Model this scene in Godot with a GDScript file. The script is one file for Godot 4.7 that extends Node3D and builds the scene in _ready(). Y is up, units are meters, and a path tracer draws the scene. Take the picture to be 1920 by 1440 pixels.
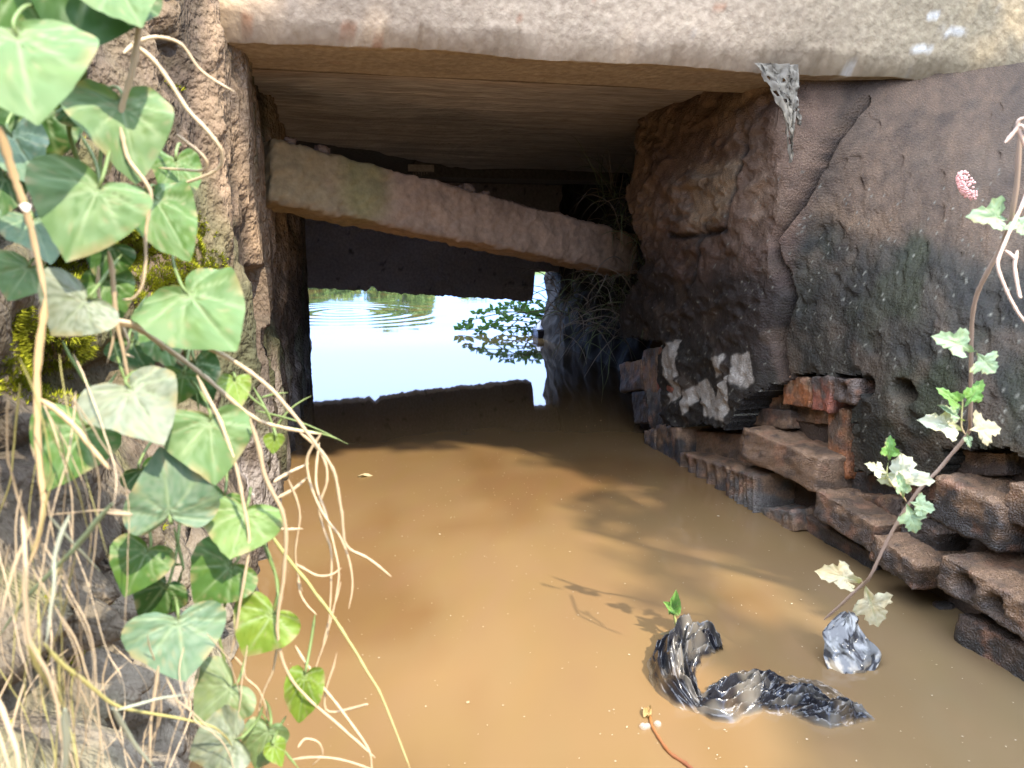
extends Node3D
# A low brick sluice under a small road: eroded walls, concrete slabs, turbid water, creepers over the near wall.

const F := 1383.1          # focal length in pixels of the 1920 x 1440 photograph
var cam_xf := Transform3D.IDENTITY
var names := {}
var rng := RandomNumberGenerator.new()
var na := FastNoiseLite.new()
var nb := FastNoiseLite.new()
var nr := FastNoiseLite.new()
var nc := FastNoiseLite.new()
var M := {}

# ---------------------------------------------------------------- helpers
class MB:
	var v := PackedVector3Array()
	var n := PackedVector3Array()
	var c := PackedColorArray()
	var i := PackedInt32Array()
	func mesh() -> ArrayMesh:
		var a := []
		a.resize(Mesh.ARRAY_MAX)
		a[Mesh.ARRAY_VERTEX] = v
		a[Mesh.ARRAY_NORMAL] = n
		a[Mesh.ARRAY_COLOR] = c
		a[Mesh.ARRAY_INDEX] = i
		var m := ArrayMesh.new()
		m.add_surface_from_arrays(Mesh.PRIMITIVE_TRIANGLES, a)
		return m
	func add(p: Vector3, nn: Vector3, cc: Color) -> int:
		v.append(p); n.append(nn); c.append(cc)
		return v.size() - 1
	func quad(a: Vector3, b: Vector3, cc: Vector3, d: Vector3, col: Color) -> void:  # counter-clockwise from outside
		var nn := (b - a).cross(cc - a).normalized()
		var k := add(a, nn, col)
		add(b, nn, col); add(cc, nn, col); add(d, nn, col)
		i.append_array([k, k + 2, k + 1, k, k + 3, k + 2])
	func box(lo: Vector3, hi: Vector3, col: Color) -> void:
		var p := []
		for k in 8: p.append(Vector3(hi.x if k & 1 else lo.x, hi.y if k & 2 else lo.y, hi.z if k & 4 else lo.z))
		for q in [[4, 5, 7, 6], [1, 0, 2, 3], [5, 1, 3, 7], [0, 4, 6, 2], [6, 7, 3, 2], [0, 1, 5, 4]]:
			quad(p[q[0]], p[q[1]], p[q[2]], p[q[3]], col)
	func grid(nu: int, nv: int, pos: Callable, col: Callable, keep = null, back := Vector3.ZERO) -> void:
		# u to the right and v upwards as seen from the outside
		var base := v.size()
		var w := nu + 1
		var P := PackedVector3Array()
		P.resize(w * (nv + 1))
		for b in nv + 1:
			for a in w: P[b * w + a] = pos.call(float(a) / nu, float(b) / nv)
		for b in nv + 1:
			for a in w:
				var du := P[b * w + mini(a + 1, nu)] - P[b * w + maxi(a - 1, 0)]
				var dv := P[mini(b + 1, nv) * w + a] - P[maxi(b - 1, 0) * w + a]
				add(P[b * w + a], du.cross(dv).normalized(), col.call(float(a) / nu, float(b) / nv, P[b * w + a]))
		var on := PackedByteArray()
		on.resize(nu * nv)
		for b in nv:
			for a in nu: on[b * nu + a] = 1 if keep == null or keep.call((a + 0.5) / nu, (b + 0.5) / nv) else 0
		for b in nv:
			for a in nu:
				if not on[b * nu + a]: continue
				var k := base + b * w + a
				i.append_array([k, k + w + 1, k + 1, k, k + w, k + w + 1])
				if back == Vector3.ZERO: continue
				for e in [[0, -1, k, k + 1], [1, 0, k + 1, k + w + 1], [0, 1, k + w + 1, k + w], [-1, 0, k + w, k]]:
					var x: int = a + e[0]
					var y: int = b + e[1]
					if x >= 0 and y >= 0 and x < nu and y < nv and on[y * nu + x]: continue
					quad(v[e[3]], v[e[2]], v[e[2]] + back, v[e[3]] + back, c[e[2]])
	func tube(pts: PackedVector3Array, r0: float, r1: float, sides: int, c0: Color, c1: Color, rough := 0.0, seedv := 0.0) -> void:
		var base := v.size()
		var m := pts.size()
		var up := Vector3(0.31, 0.87, 0.4).normalized()
		for k in m:
			var t := (pts[mini(k + 1, m - 1)] - pts[maxi(k - 1, 0)]).normalized()
			var s := t.cross(up)
			if s.length() < 0.05: s = t.cross(Vector3(1, 0.1, 0))
			s = s.normalized()
			up = s.cross(t).normalized()
			var f := float(k) / (m - 1)
			var r := lerpf(r0, r1, f) * (0.3 + 0.7 * smoothstep(0.0, 3.0, minf(k + 0.3, m - 1 - k))) * (1.0 + rough * sin(k * 2.3 + seedv * 5.1) * sin(k * 0.71 + seedv))
			for j in sides + 1:
				var an := TAU * j / sides
				var nn := s * cos(an) + up * sin(an)
				add(pts[k] + nn * r, nn, c0.lerp(c1, f))
		var w := sides + 1
		for k in m - 1:
			for j in sides:
				var q := base + k * w + j
				i.append_array([q, q + 1, q + w, q + 1, q + w + 1, q + w])
		for e in [0, m - 1]:
			var q := add(pts[e], (pts[e] - pts[1 if e == 0 else m - 2]).normalized(), c[base + e * w])
			for j in sides:
				if e == 0: i.append_array([q, base + j + 1, base + j])
				else: i.append_array([q, base + e * w + j, base + e * w + j + 1])

func L(r: float, g: float, b: float) -> Color: return Color(r, g, b)

func numbered(called: String) -> String:
	if not names.has(called):
		names[called] = 0
		return called
	names[called] += 1
	return "%s_%03d" % [called, names[called]]

func tag(o: Node3D, label: String, category := "", group := "", kind := "") -> Node3D:
	if label: o.set_meta("label", label)
	if category: o.set_meta("category", category)
	if group: o.set_meta("group", group)
	if kind: o.set_meta("kind", kind)
	return o

func thing(called: String, label: String, category: String, where := Vector3.ZERO, group := "") -> Node3D:
	var o := Node3D.new()
	o.name = numbered(called)
	o.position = where
	add_child(o)
	return tag(o, label, category, group)

func put(called: String, mesh: Mesh, mat: Material, parent: Node3D = null) -> MeshInstance3D:
	var o := MeshInstance3D.new()
	o.name = called if parent else numbered(called)
	o.mesh = mesh
	o.material_override = mat
	if parent:
		parent.add_child(o, true)
		if parent.position != Vector3.ZERO: o.position = -parent.position   # the mesh is in world coordinates
	else: add_child(o)
	return o

func ray(px: float, py: float) -> Vector3:
	return cam_xf.basis * Vector3((px - 960.0) / F, -(py - 720.0) / F, -1.0)
func at(px: float, py: float, d: float) -> Vector3: return cam_xf.origin + ray(px, py) * d
func on_axis(px: float, py: float, ax: int, val: float) -> Vector3:
	var r := ray(px, py)
	return cam_xf.origin + r * ((val - cam_xf.origin[ax]) / r[ax])
func zy(px: float, py: float) -> Vector2:       # a pixel on the plane of the brick wall
	var p := on_axis(px, py, 0, 0.9)
	return Vector2(p.z, p.y)

func smooth(pts: PackedVector3Array, per := 6) -> PackedVector3Array:
	var o := PackedVector3Array()
	var m := pts.size()
	for k in m - 1:
		for s in per:
			var t := float(s) / per
			o.append(pts[k].cubic_interpolate(pts[k + 1], pts[maxi(k - 1, 0)], pts[mini(k + 2, m - 1)], t))
	o.append(pts[m - 1])
	return o

# pixels with a depth in metres at the first and last point
func path(px: Array, d0: float, d1: float, per := 6) -> PackedVector3Array:
	var p := PackedVector3Array()
	for k in px.size() / 2: p.append(at(px[2 * k], px[2 * k + 1], lerpf(d0, d1, float(k) / (px.size() / 2 - 1))))
	p = smooth(p, per)
	for k in p.size():
		var w := p[k] * 14.0
		p[k] += Vector3(ff(na, w.x, w.y, px[0]), 0.5 * ff(na, w.y, w.z, px[1]), ff(na, w.z, w.x, px[0])) * 0.0022
	return p

func noise_tex(freq: float, oct: int, lo: Color, hi: Color, kind := FastNoiseLite.TYPE_SIMPLEX_SMOOTH, sd := 1, size := 512, mid := 0.5) -> NoiseTexture2D:
	var n := FastNoiseLite.new()
	n.seed = sd
	n.noise_type = kind
	n.frequency = freq
	n.fractal_octaves = oct
	var t := NoiseTexture2D.new()
	t.width = size; t.height = size
	t.seamless = true
	t.noise = n
	var g := Gradient.new()
	g.offsets = PackedFloat32Array([0.5 - mid * 0.5, 0.5 + mid * 0.5])
	g.colors = PackedColorArray([lo, hi])
	t.color_ramp = g
	return t

func mat(called: String, rough: float, tex: Texture2D = null, scale := Vector3.ONE, bump: Texture2D = null, depth := 0.0, spec := 0.4) -> StandardMaterial3D:
	var m := StandardMaterial3D.new()
	m.resource_name = called
	m.vertex_color_use_as_albedo = true
	m.roughness = rough
	m.metallic_specular = spec
	if tex: m.albedo_texture = tex
	if bump:
		m.heightmap_enabled = true
		m.heightmap_texture = bump
		m.heightmap_scale = depth
	if tex or bump:
		m.uv1_triplanar = true
		m.uv1_world_triplanar = true
		m.uv1_scale = scale
	M[called] = m
	return m

func ss(a: float, b: float, x: float) -> float: return smoothstep(a, b, x)
func f3(n: FastNoiseLite, p: Vector3, s: float) -> float: return n.get_noise_3d(p.x * s, p.y * s, p.z * s)
func ff(n: FastNoiseLite, x: float, y: float, z: float) -> float: return n.get_noise_3d(x, y, z)

# a worn block: x long, y up, z towards its front; dents = [x, y, radius, depth] in metres on the front
func block(size: Vector3, seg: Vector3i, round_r: float, rough: float, sd: float, col: Callable, dents := []) -> ArrayMesh:
	var st := SurfaceTool.new()
	st.begin(Mesh.PRIMITIVE_TRIANGLES)
	st.set_smooth_group(0)
	var h := size / 2.0
	for ax in 3:
		for sgn in [-1.0, 1.0]:
			var a1 := (ax + 1) % 3
			var a2 := (ax + 2) % 3
			var P := []
			for b in seg[a2] + 1:
				for a in seg[a1] + 1:
					var p := Vector3.ZERO
					p[ax] = h[ax] * sgn
					p[a1] = lerpf(-h[a1], h[a1], float(a) / seg[a1])
					p[a2] = lerpf(-h[a2], h[a2], float(b) / seg[a2])
					var inner := p.clamp(-h + Vector3.ONE * round_r, h - Vector3.ONE * round_r)
					var nn := (p - inner)
					nn = nn.normalized() if nn.length() > 1e-6 else Vector3.ZERO
					var q := inner + nn * round_r
					q += nn * (ff(na, p.x * 14 + sd * 7, p.y * 14, p.z * 14) * rough + ff(nb, p.x * 60 + sd * 3, p.y * 60, p.z * 60) * rough * 0.45)
					for d in dents:
						if p.z > h.z * 0.99:
							var rr: float = Vector2((p.x - d[0]), (p.y - d[1])).length() / d[2]
							q.z -= d[3] * (1.0 - ss(0.55, 1.05, rr))
					P.append(q)
			var w := seg[a1] + 1
			for b in seg[a2]:
				for a in seg[a1]:
					var k := b * w + a
					var tri := [k, k + w + 1, k + 1, k, k + w, k + w + 1] if sgn > 0 else [k, k + 1, k + w + 1, k, k + w + 1, k + w]
					for t in tri:
						st.set_color(col.call(P[t]))
						st.add_vertex(P[t])
	st.generate_normals()
	return st.commit()

# ---------------------------------------------------------------- leaves
var HEART := PackedVector2Array([Vector2(0, 0), Vector2(0.09, -0.12), Vector2(0.24, -0.185), Vector2(0.40, -0.14), Vector2(0.495, 0.02), Vector2(0.495, 0.2), Vector2(0.43, 0.41), Vector2(0.30, 0.63), Vector2(0.14, 0.85), Vector2(0, 1)])
var LOBED := PackedVector2Array([Vector2(0, 0), Vector2(0.05, 0.14), Vector2(0.10, 0.27), Vector2(0.24, 0.26), Vector2(0.36, 0.33), Vector2(0.40, 0.30), Vector2(0.5, 0.42), Vector2(0.42, 0.50), Vector2(0.44, 0.57), Vector2(0.31, 0.58), Vector2(0.21, 0.62), Vector2(0.27, 0.72), Vector2(0.20, 0.78), Vector2(0.20, 0.87), Vector2(0.10, 0.90), Vector2(0, 1)])

func half_outline(src: PackedVector2Array, smoothly: bool, per: int) -> PackedVector2Array:
	var o := PackedVector2Array()
	var m := src.size()
	for k in m - 1:
		for s in per:
			var t := float(s) / per
			if smoothly: o.append(src[k].cubic_interpolate(src[k + 1], src[maxi(k - 1, 0)], src[mini(k + 2, m - 1)], t))
			else: o.append(src[k].lerp(src[k + 1], t))
	o.append(src[m - 1])
	return o

# base and tip in the world, the width in metres, a hint of where the face looks
func leaf(shape: String, base: Vector3, tip: Vector3, width: float, face: Vector3, tone: Color, fold := 0.15, droop := 0.15, sd := 0.0, spots := 0.0) -> ArrayMesh:
	var heart := shape == "heart"
	var half := half_outline(HEART if heart else LOBED, heart, 4 if heart else 3)
	var ring := PackedVector2Array()
	var widen := 1.0 + 0.10 * sin(sd * 3.7)
	for p in half: ring.append(Vector2(p.x * widen + 0.02 * na.get_noise_2d(p.y * 4, sd * 3), p.y + 0.025 * na.get_noise_2d(p.x * 6 + 3, sd * 5) * smoothstep(0.0, 0.1, p.x)))
	for k in range(half.size() - 2, 0, -1): ring.append(Vector2(-half[k].x / widen, half[k].y * (1.0 + 0.03 * sin(sd))))
	var centre := Vector2(0, 0.12) if heart else Vector2(0, 0.42)
	var ln := (tip - base).length()
	var Y := (tip - base).normalized()
	var X := Y.cross(face).normalized()
	var Z := X.cross(Y).normalized()
	var veins := [0.0, 0.55, -0.55, 1.15, -1.15, 1.9, -1.9] if heart else [0.0, 0.75, -0.75]
	var mb := MB.new()
	var rings := 9
	var m := ring.size()
	var P := PackedVector3Array()
	var C := PackedColorArray()
	for r in rings + 1:
		for k in m:
			var q := centre.lerp(ring[k], float(r) / rings)
			var an := atan2(q.x, q.y)
			var dist := q.length()
			var vein := 0.0
			for v in veins:
				var off := absf(wrapf(an - v, -PI, PI)) * dist
				vein = maxf(vein, (1.0 - ss(0.006, 0.03, off)) * (1.0 - 0.6 * ss(0.3, 0.8, dist)))
			# side veins that leave the midrib
			var sv := absf(fposmod(q.y - absf(q.x) * 0.9 + 0.03, 0.17) - 0.085)
			var side := 1.0 - ss(0.066, 0.085, sv + 0.0)
			var pillow := 0.012 * (1.0 - vein) * (0.6 + 0.4 * side)
			var edge := float(r) / rings
			var z := fold * absf(q.x) * (1.0 - 0.3 * q.y) - droop * q.y * q.y + 0.075 * edge * edge * sin(an * (3.0 + fmod(sd, 2.0)) + sd * 2.0) + pillow + 0.03 * na.get_noise_2d(q.x * 5 + sd * 9, q.y * 5)
			P.append(base + X * q.x * width + Y * q.y * ln + Z * z * ln)
			var t := tone
			var spot := nb.get_noise_2d(q.x * 9 + sd * 13, q.y * 9)
			t = t.lerp(Color(tone.r * 1.5, tone.g * 1.25, tone.b * 0.9), clampf(na.get_noise_2d(q.x * 3 + sd, q.y * 3 + 5) * 0.5 + 0.08, 0, 0.35))
			t = t.lerp(Color(0.30, 0.36, 0.20), vein * 0.42)
			if spots > 0: t = t.lerp(Color(0.27, 0.29, 0.22), spots * clampf(0.55 + spot * 1.6, 0, 1))
			if edge > 0.8 and na.get_noise_2d(an * 1.6, sd * 4.0) > 0.22: t = t.lerp(Color(0.28, 0.23, 0.11), ss(0.8, 1.0, edge) * 0.8)
			if spot > 0.56: t = t.lerp(Color(0.22, 0.2, 0.1), 0.5)
			C.append(t)
	for r in rings + 1:
		for k in m:
			var a := r * m + k
			var du := P[r * m + (k + 1) % m] - P[r * m + (k + m - 1) % m]
			var dv := P[mini(r + 1, rings) * m + k] - P[maxi(r - 1, 0) * m + k]
			var nn := dv.cross(du)
			if nn.length() < 1e-12: nn = Z
			mb.add(P[a], nn.normalized() if nn.dot(Z) > 0 else -nn.normalized(), C[a])
	for r in rings:
		for k in m:
			var a := r * m + k
			var b := r * m + (k + 1) % m
			mb.i.append_array([a, b, b + m, a, b + m, a + m])
	return mb.mesh()

func _ready() -> void:
	rng.seed = 77
	for q in [[na, 11, 1.0, 3], [nb, 23, 1.0, 2], [nr, 31, 1.0, 4], [nc, 41, 1.0, 1]]:
		q[0].seed = q[1]; q[0].frequency = q[2]; q[0].fractal_octaves = q[3]
		q[0].noise_type = FastNoiseLite.TYPE_SIMPLEX_SMOOTH
	nr.fractal_type = FastNoiseLite.FRACTAL_RIDGED
	nc.noise_type = FastNoiseLite.TYPE_CELLULAR
	setup_view()
	setup_materials()
	build_land()
	build_water()
	build_near_wall()
	build_brick_wall()
	build_deck()
	build_far_bank()
	build_overhang()
	build_weeds()
	build_creepers()
	build_trailing_vine()
	build_floating()
	build_small()

# ---------------------------------------------------------------- view, sky, sun
func setup_view() -> void:
	var cam := Camera3D.new()
	cam.name = "camera"
	cam.position = Vector3(0, 0.55, 0)
	cam.rotation_order = EULER_ORDER_YXZ
	cam.rotation_degrees = Vector3(-9.84, -12.85, 0)
	add_child(cam)
	var lens := CameraAttributesPhysical.new()
	lens.frustum_focal_length = 12.0 / tan(deg_to_rad(27.5))
	lens.frustum_near = 0.03
	lens.frustum_far = 400.0
	lens.frustum_focus_distance = 1.7
	lens.exposure_aperture = 9.0
	cam.attributes = lens
	cam.fov = 55.0
	cam.near = 0.03
	cam.far = 400.0
	cam.current = true
	cam_xf = cam.transform

	var sky_mat := ProceduralSkyMaterial.new()
	sky_mat.sky_top_color = Color(0.84, 0.88, 0.95)
	sky_mat.sky_horizon_color = Color(0.34, 0.47, 0.70)
	sky_mat.sky_curve = 0.36
	sky_mat.ground_bottom_color = Color(0.22, 0.2, 0.15)
	sky_mat.ground_horizon_color = Color(0.5, 0.5, 0.45)
	sky_mat.sky_energy_multiplier = 1.4
	var sky := Sky.new()
	sky.sky_material = sky_mat
	var env := Environment.new()
	env.background_mode = Environment.BG_SKY
	env.sky = sky
	env.background_energy_multiplier = 1.0
	env.tonemap_mode = Environment.TONE_MAPPER_LINEAR
	env.tonemap_exposure = 4.2
	env.sdfgi_enabled = true
	env.ssao_enabled = true
	env.ssil_enabled = true
	var we := WorldEnvironment.new()
	we.name = "sky_environment"
	we.environment = env
	add_child(we)

	var sun := DirectionalLight3D.new()
	sun.name = "sun"
	sun.light_color = Color(1.0, 0.955, 0.87)
	sun.light_energy = 0.8
	sun.light_angular_distance = 0.5
	sun.shadow_enabled = true
	add_child(sun)
	sun.look_at_from_position(Vector3(0.39, 1.0, 0.89), Vector3.ZERO)

func setup_materials() -> void:
	var grit := noise_tex(0.05, 5, Color(0.72, 0.7, 0.68), Color(1, 1, 1), FastNoiseLite.TYPE_SIMPLEX_SMOOTH, 3, 512, 0.8)
	var fine := noise_tex(0.03, 6, Color(0.84, 0.825, 0.81), Color(1, 1, 1), FastNoiseLite.TYPE_SIMPLEX_SMOOTH, 9, 1024, 0.7)
	var hgt := noise_tex(0.02, 7, Color.BLACK, Color.WHITE, FastNoiseLite.TYPE_SIMPLEX_SMOOTH, 5, 1024, 1.0)
	var hfine := noise_tex(0.05, 6, Color.BLACK, Color.WHITE, FastNoiseLite.TYPE_SIMPLEX_SMOOTH, 6, 1024, 1.0)
	# dark render with scattered pale grains
	var speck := noise_tex(0.11, 3, Color(0.6, 0.6, 0.6), Color(1, 1, 1), FastNoiseLite.TYPE_SIMPLEX_SMOOTH, 14, 1024)
	speck.color_ramp.offsets = PackedFloat32Array([0.2, 0.45, 0.70, 0.80])
	speck.color_ramp.colors = PackedColorArray([Color(0.50, 0.5, 0.5), Color(0.68, 0.67, 0.66), Color(0.74, 0.73, 0.72), Color(1, 0.99, 0.96)])
	mat("plaster", 0.75, speck, Vector3(3, 3, 3), hfine, 0.3)
	mat("pier", 0.85, fine, Vector3(2.0, 1.2, 2.0), hfine, 0.9)
	mat("slab", 0.85, fine, Vector3(0.35, 2, 2.4), hfine, 0.35)
	mat("concrete", 0.85, fine, Vector3(1.6, 1.6, 1.6), hgt, 0.28)
	mat("brick", 0.42, grit, Vector3(5, 5, 5), hfine, 0.5, 0.5)
	mat("soil", 0.95, grit, Vector3(1, 1, 1))
	mat("stem", 0.6)
	mat("straw", 0.55)
	mat("grass", 0.6)
	var lf := mat("leaf", 0.55)
	lf.metallic_specular = 0.4
	lf.backlight_enabled = true
	lf.backlight = Color(0.62, 0.7, 0.25)
	mat("moss", 0.9)
	M.moss.backlight_enabled = true
	M.moss.backlight = Color(0.4, 0.45, 0.1)
	mat("film", 0.2)
	M.film.metallic_specular = 0.6
	var w := mat("water", 0.03)
	w.metallic_specular = 0.35
	mat("egg", 0.4)
	mat("web", 0.9)
	M.web.backlight_enabled = true
	M.web.backlight = Color(0.4, 0.4, 0.4)
	var g := mat("bubble", 0.03)
	g.vertex_color_use_as_albedo = false
	g.transparency = BaseMaterial3D.TRANSPARENCY_ALPHA
	g.albedo_color = Color(1, 1, 1, 0.12)

# ---------------------------------------------------------------- ground and water
func lines(parts: Array) -> PackedFloat32Array:      # [from, to, step] ...
	var o := PackedFloat32Array()
	for p in parts:
		var k := int(round(absf(p[1] - p[0]) / p[2]))
		for s in k: o.append(lerpf(p[0], p[1], float(s) / k))
	o.append(parts[-1][1])
	return o

func sheet(xs: PackedFloat32Array, zs: PackedFloat32Array, h: Callable, col: Callable) -> ArrayMesh:
	var mb := MB.new()
	mb.grid(xs.size() - 1, zs.size() - 1,
		func(u, v): 
			var x := xs[int(round(u * (xs.size() - 1)))]
			var z := zs[zs.size() - 1 - int(round(v * (zs.size() - 1)))]
			return Vector3(x, h.call(x, z), z),
		func(_u, _v, p): return col.call(p))
	return mb.mesh()

func build_land() -> void:
	var h := func(x: float, z: float) -> float:
		var xr := 1.46 if z < -2.3 else 1.1
		var bank := 1.08 + 0.05 * ff(na, x * 0.7, 0, z * 0.7)
		if z < -30.0: bank = lerpf(-0.5, 0.35, ss(-30, -33, z)) + 0.2 * ff(na, x * 0.1, 3, z * 0.1)
		elif z < -5.1: bank = lerpf(1.0, -0.8, ss(-5.1, -6.0, z))
		if z > -6.3:
			var wide := 0.0
			bank = lerpf(-0.5, bank, maxf(1.0 - ss(-0.62, -0.52, x), ss(xr + 0.02, xr + 0.1 + wide * 0.7, x)))
		if z > -1.43 and x > 0.9:
			bank = minf(bank, lerpf(-0.5, minf(1.08, 0.1 + 0.66 * maxf(0.0, x - 1.06)), ss(0.98, 1.08, x)))
		return bank
	var col := func(p: Vector3) -> Color:
		return L(0.10, 0.075, 0.045).lerp(L(0.10, 0.16, 0.04), clampf(0.5 + f3(na, p, 1.3) + ss(-20, -30, p.z), 0, 1))
	var xs := lines([[-250, -20, 20.0], [-20, -2, 1.5], [-2, 2.6, 0.06], [2.6, 20, 1.5], [20, 250, 20.0]])
	var zs := lines([[-300, -40, 20.0], [-40, -28, 1.0], [-28, -6.2, 2.0], [-6.2, 1.0, 0.1], [1.0, 6, 0.5], [6, 120, 12.0]])
	tag(put("ground", sheet(xs, zs, h, col), M.soil), "", "", "", "structure")

func build_water() -> void:
	var h := func(x: float, z: float) -> float:
		var y := 0.0
		var d := Vector2((x - 0.02) * 1.5, z + 7.6)
		var r := d.length()
		y += 0.0016 * sin(r * 21.0) * exp(-pow((r - 0.9) / 0.75, 2.0)) * ss(1.6, 0.5, x)
		y += 0.0005 * ff(na, x * 3.0, 7.0, z * 1.2) * ss(-4.6, -6.0, z)
		y += 0.00022 * ff(na, x * 5.0, 1.0, z * 5.0) + 0.0005 * ff(na, x * 1.3, 4.0, z * 1.3)
		return y
	var col := func(p: Vector3) -> Color:
		var c := L(0.178, 0.110, 0.050)
		c = c.lerp(L(0.145, 0.103, 0.056), ss(0.25, 0.9, p.x + 0.15 * f3(na, p, 2.0)) * ss(-1.6, -0.6, p.z))  # greyer beside the brick wall: its reflection put into the colour
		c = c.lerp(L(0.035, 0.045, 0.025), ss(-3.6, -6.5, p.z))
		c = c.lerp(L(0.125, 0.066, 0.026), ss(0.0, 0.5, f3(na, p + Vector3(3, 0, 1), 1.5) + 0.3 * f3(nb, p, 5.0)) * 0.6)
		var k := 1.0 + 0.10 * f3(na, p, 1.7) + 0.06 * f3(nb, p, 6.0)
		return Color(c.r * k, c.g * k, c.b * k)
	var xs := lines([[-250, -10, 12.0], [-10, -1.6, 0.5], [-1.6, 2.2, 0.035], [2.2, 10, 0.5], [10, 250, 12.0]])
	var zs := lines([[-300, -40, 10.0], [-40, -11, 0.7], [-11, -4.8, 0.03], [-4.8, 0.6, 0.06], [0.6, 6, 0.4], [6, 60, 6.0]])
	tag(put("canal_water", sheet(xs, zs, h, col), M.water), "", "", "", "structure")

# ---------------------------------------------------------------- the wall under the creepers
func pier_x(z: float, y: float) -> float:
	var near := ss(-1.38, -0.92, z)
	var rec := near * 0.15 * ss(0.02, 0.42, y) + 0.12 * ss(-0.75, -0.35, z) * ss(0.0, 0.3, y)
	var x := -0.172 - rec
	x -= 0.05 * ss(-3.2, -4.6, z)
	# layers of render that have flaked off, with torn upright edges
	var flake := ff(na, z * 6.5, y * 2.4, 4.0) + 0.2 * ff(nb, z * 34.0, y * 8.0, 2.0)
	var keepf := 1.0 - 0.55 * near
	x += (ss(0.0, 0.025, flake) * 0.009 + ss(0.16, 0.19, flake) * 0.009 - ss(-0.16, -0.2, flake) * 0.009) * keepf
	x += 0.007 * ff(nr, z * 13.0, y * 2.6, 0.0) * keepf
	x += 0.012 * ff(na, z * 3.0, y * 3.0, 9.0)
	# near the camera: rough stone lumps with gaps
	x += near * (0.035 * ff(na, z * 5.0, y * 6.0, 2.0) - 0.06 * ss(0.12, 0.4, ff(nr, z * 2.6, y * 3.2, 6.0) - 0.25))
	# two square sockets
	for q in [[-1.52, 0.475, 0.05, 0.05], [-1.56, 0.375, 0.05, 0.03]]:
		if absf(z - q[0]) < q[2] and absf(y - q[1]) < q[3]: x -= 0.035
	return x

func pier_col(z: float, y: float) -> Color:
	var n1 := ff(na, z * 4.0, y * 2.6, 1.0)
	var n2 := ff(nb, z * 26.0, y * 9.0, 2.0)
	var flake := ff(na, z * 6.5, y * 2.4, 4.0) + 0.2 * ff(nb, z * 34.0, y * 8.0, 2.0)
	var c := L(0.125, 0.088, 0.06).lerp(L(0.225, 0.16, 0.105), clampf(0.5 + n1 * 1.3, 0, 1))
	c = c.lerp(L(0.37, 0.26, 0.165), ss(0.0, 0.03, flake) * ss(0.35, 0.7, y) * ss(-1.1, -1.4, z) * 0.75)
	c = c.lerp(L(0.06, 0.046, 0.035), ss(-0.15, -0.2, flake) * 0.75)
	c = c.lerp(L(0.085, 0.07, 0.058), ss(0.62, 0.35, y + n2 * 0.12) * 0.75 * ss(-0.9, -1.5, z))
	c = c.lerp(L(0.33, 0.295, 0.27), ss(-0.1, 0.2, n1 + n2 * 0.3) * ss(0.36, 0.16, y) * 0.75)
	c = c.lerp(L(0.09, 0.115, 0.045), ss(0.1, 0.4, ff(na, z * 5.0, y * 1.5, 7.0)) * 0.5)
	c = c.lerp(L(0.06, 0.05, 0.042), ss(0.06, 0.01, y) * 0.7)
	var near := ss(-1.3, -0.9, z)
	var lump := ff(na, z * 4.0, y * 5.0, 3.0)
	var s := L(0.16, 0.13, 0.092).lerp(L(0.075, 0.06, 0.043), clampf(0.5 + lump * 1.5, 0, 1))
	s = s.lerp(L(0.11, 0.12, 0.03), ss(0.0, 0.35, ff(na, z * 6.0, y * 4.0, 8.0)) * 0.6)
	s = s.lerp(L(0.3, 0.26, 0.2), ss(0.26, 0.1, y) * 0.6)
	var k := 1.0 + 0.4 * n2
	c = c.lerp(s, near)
	return Color(c.r * k, c.g * k, c.b * k)

func moss_at(z: float, y: float) -> float:
	var a := on_axis(300, 480, 0, -0.25)
	var b := on_axis(120, 690, 0, -0.3)
	var m := 0.0
	for q in [[a.z, a.y, 0.2, 0.10], [b.z, b.y, 0.12, 0.09], [-0.62, 0.52, 0.07, 0.05], [-0.98, 0.40, 0.06, 0.05]]:
		m = maxf(m, 1.0 - Vector2((z - q[0]) / q[2], (y - q[1]) / q[3]).length())
	return m + 0.5 * ff(na, z * 14.0, y * 14.0, 5.0)

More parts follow.
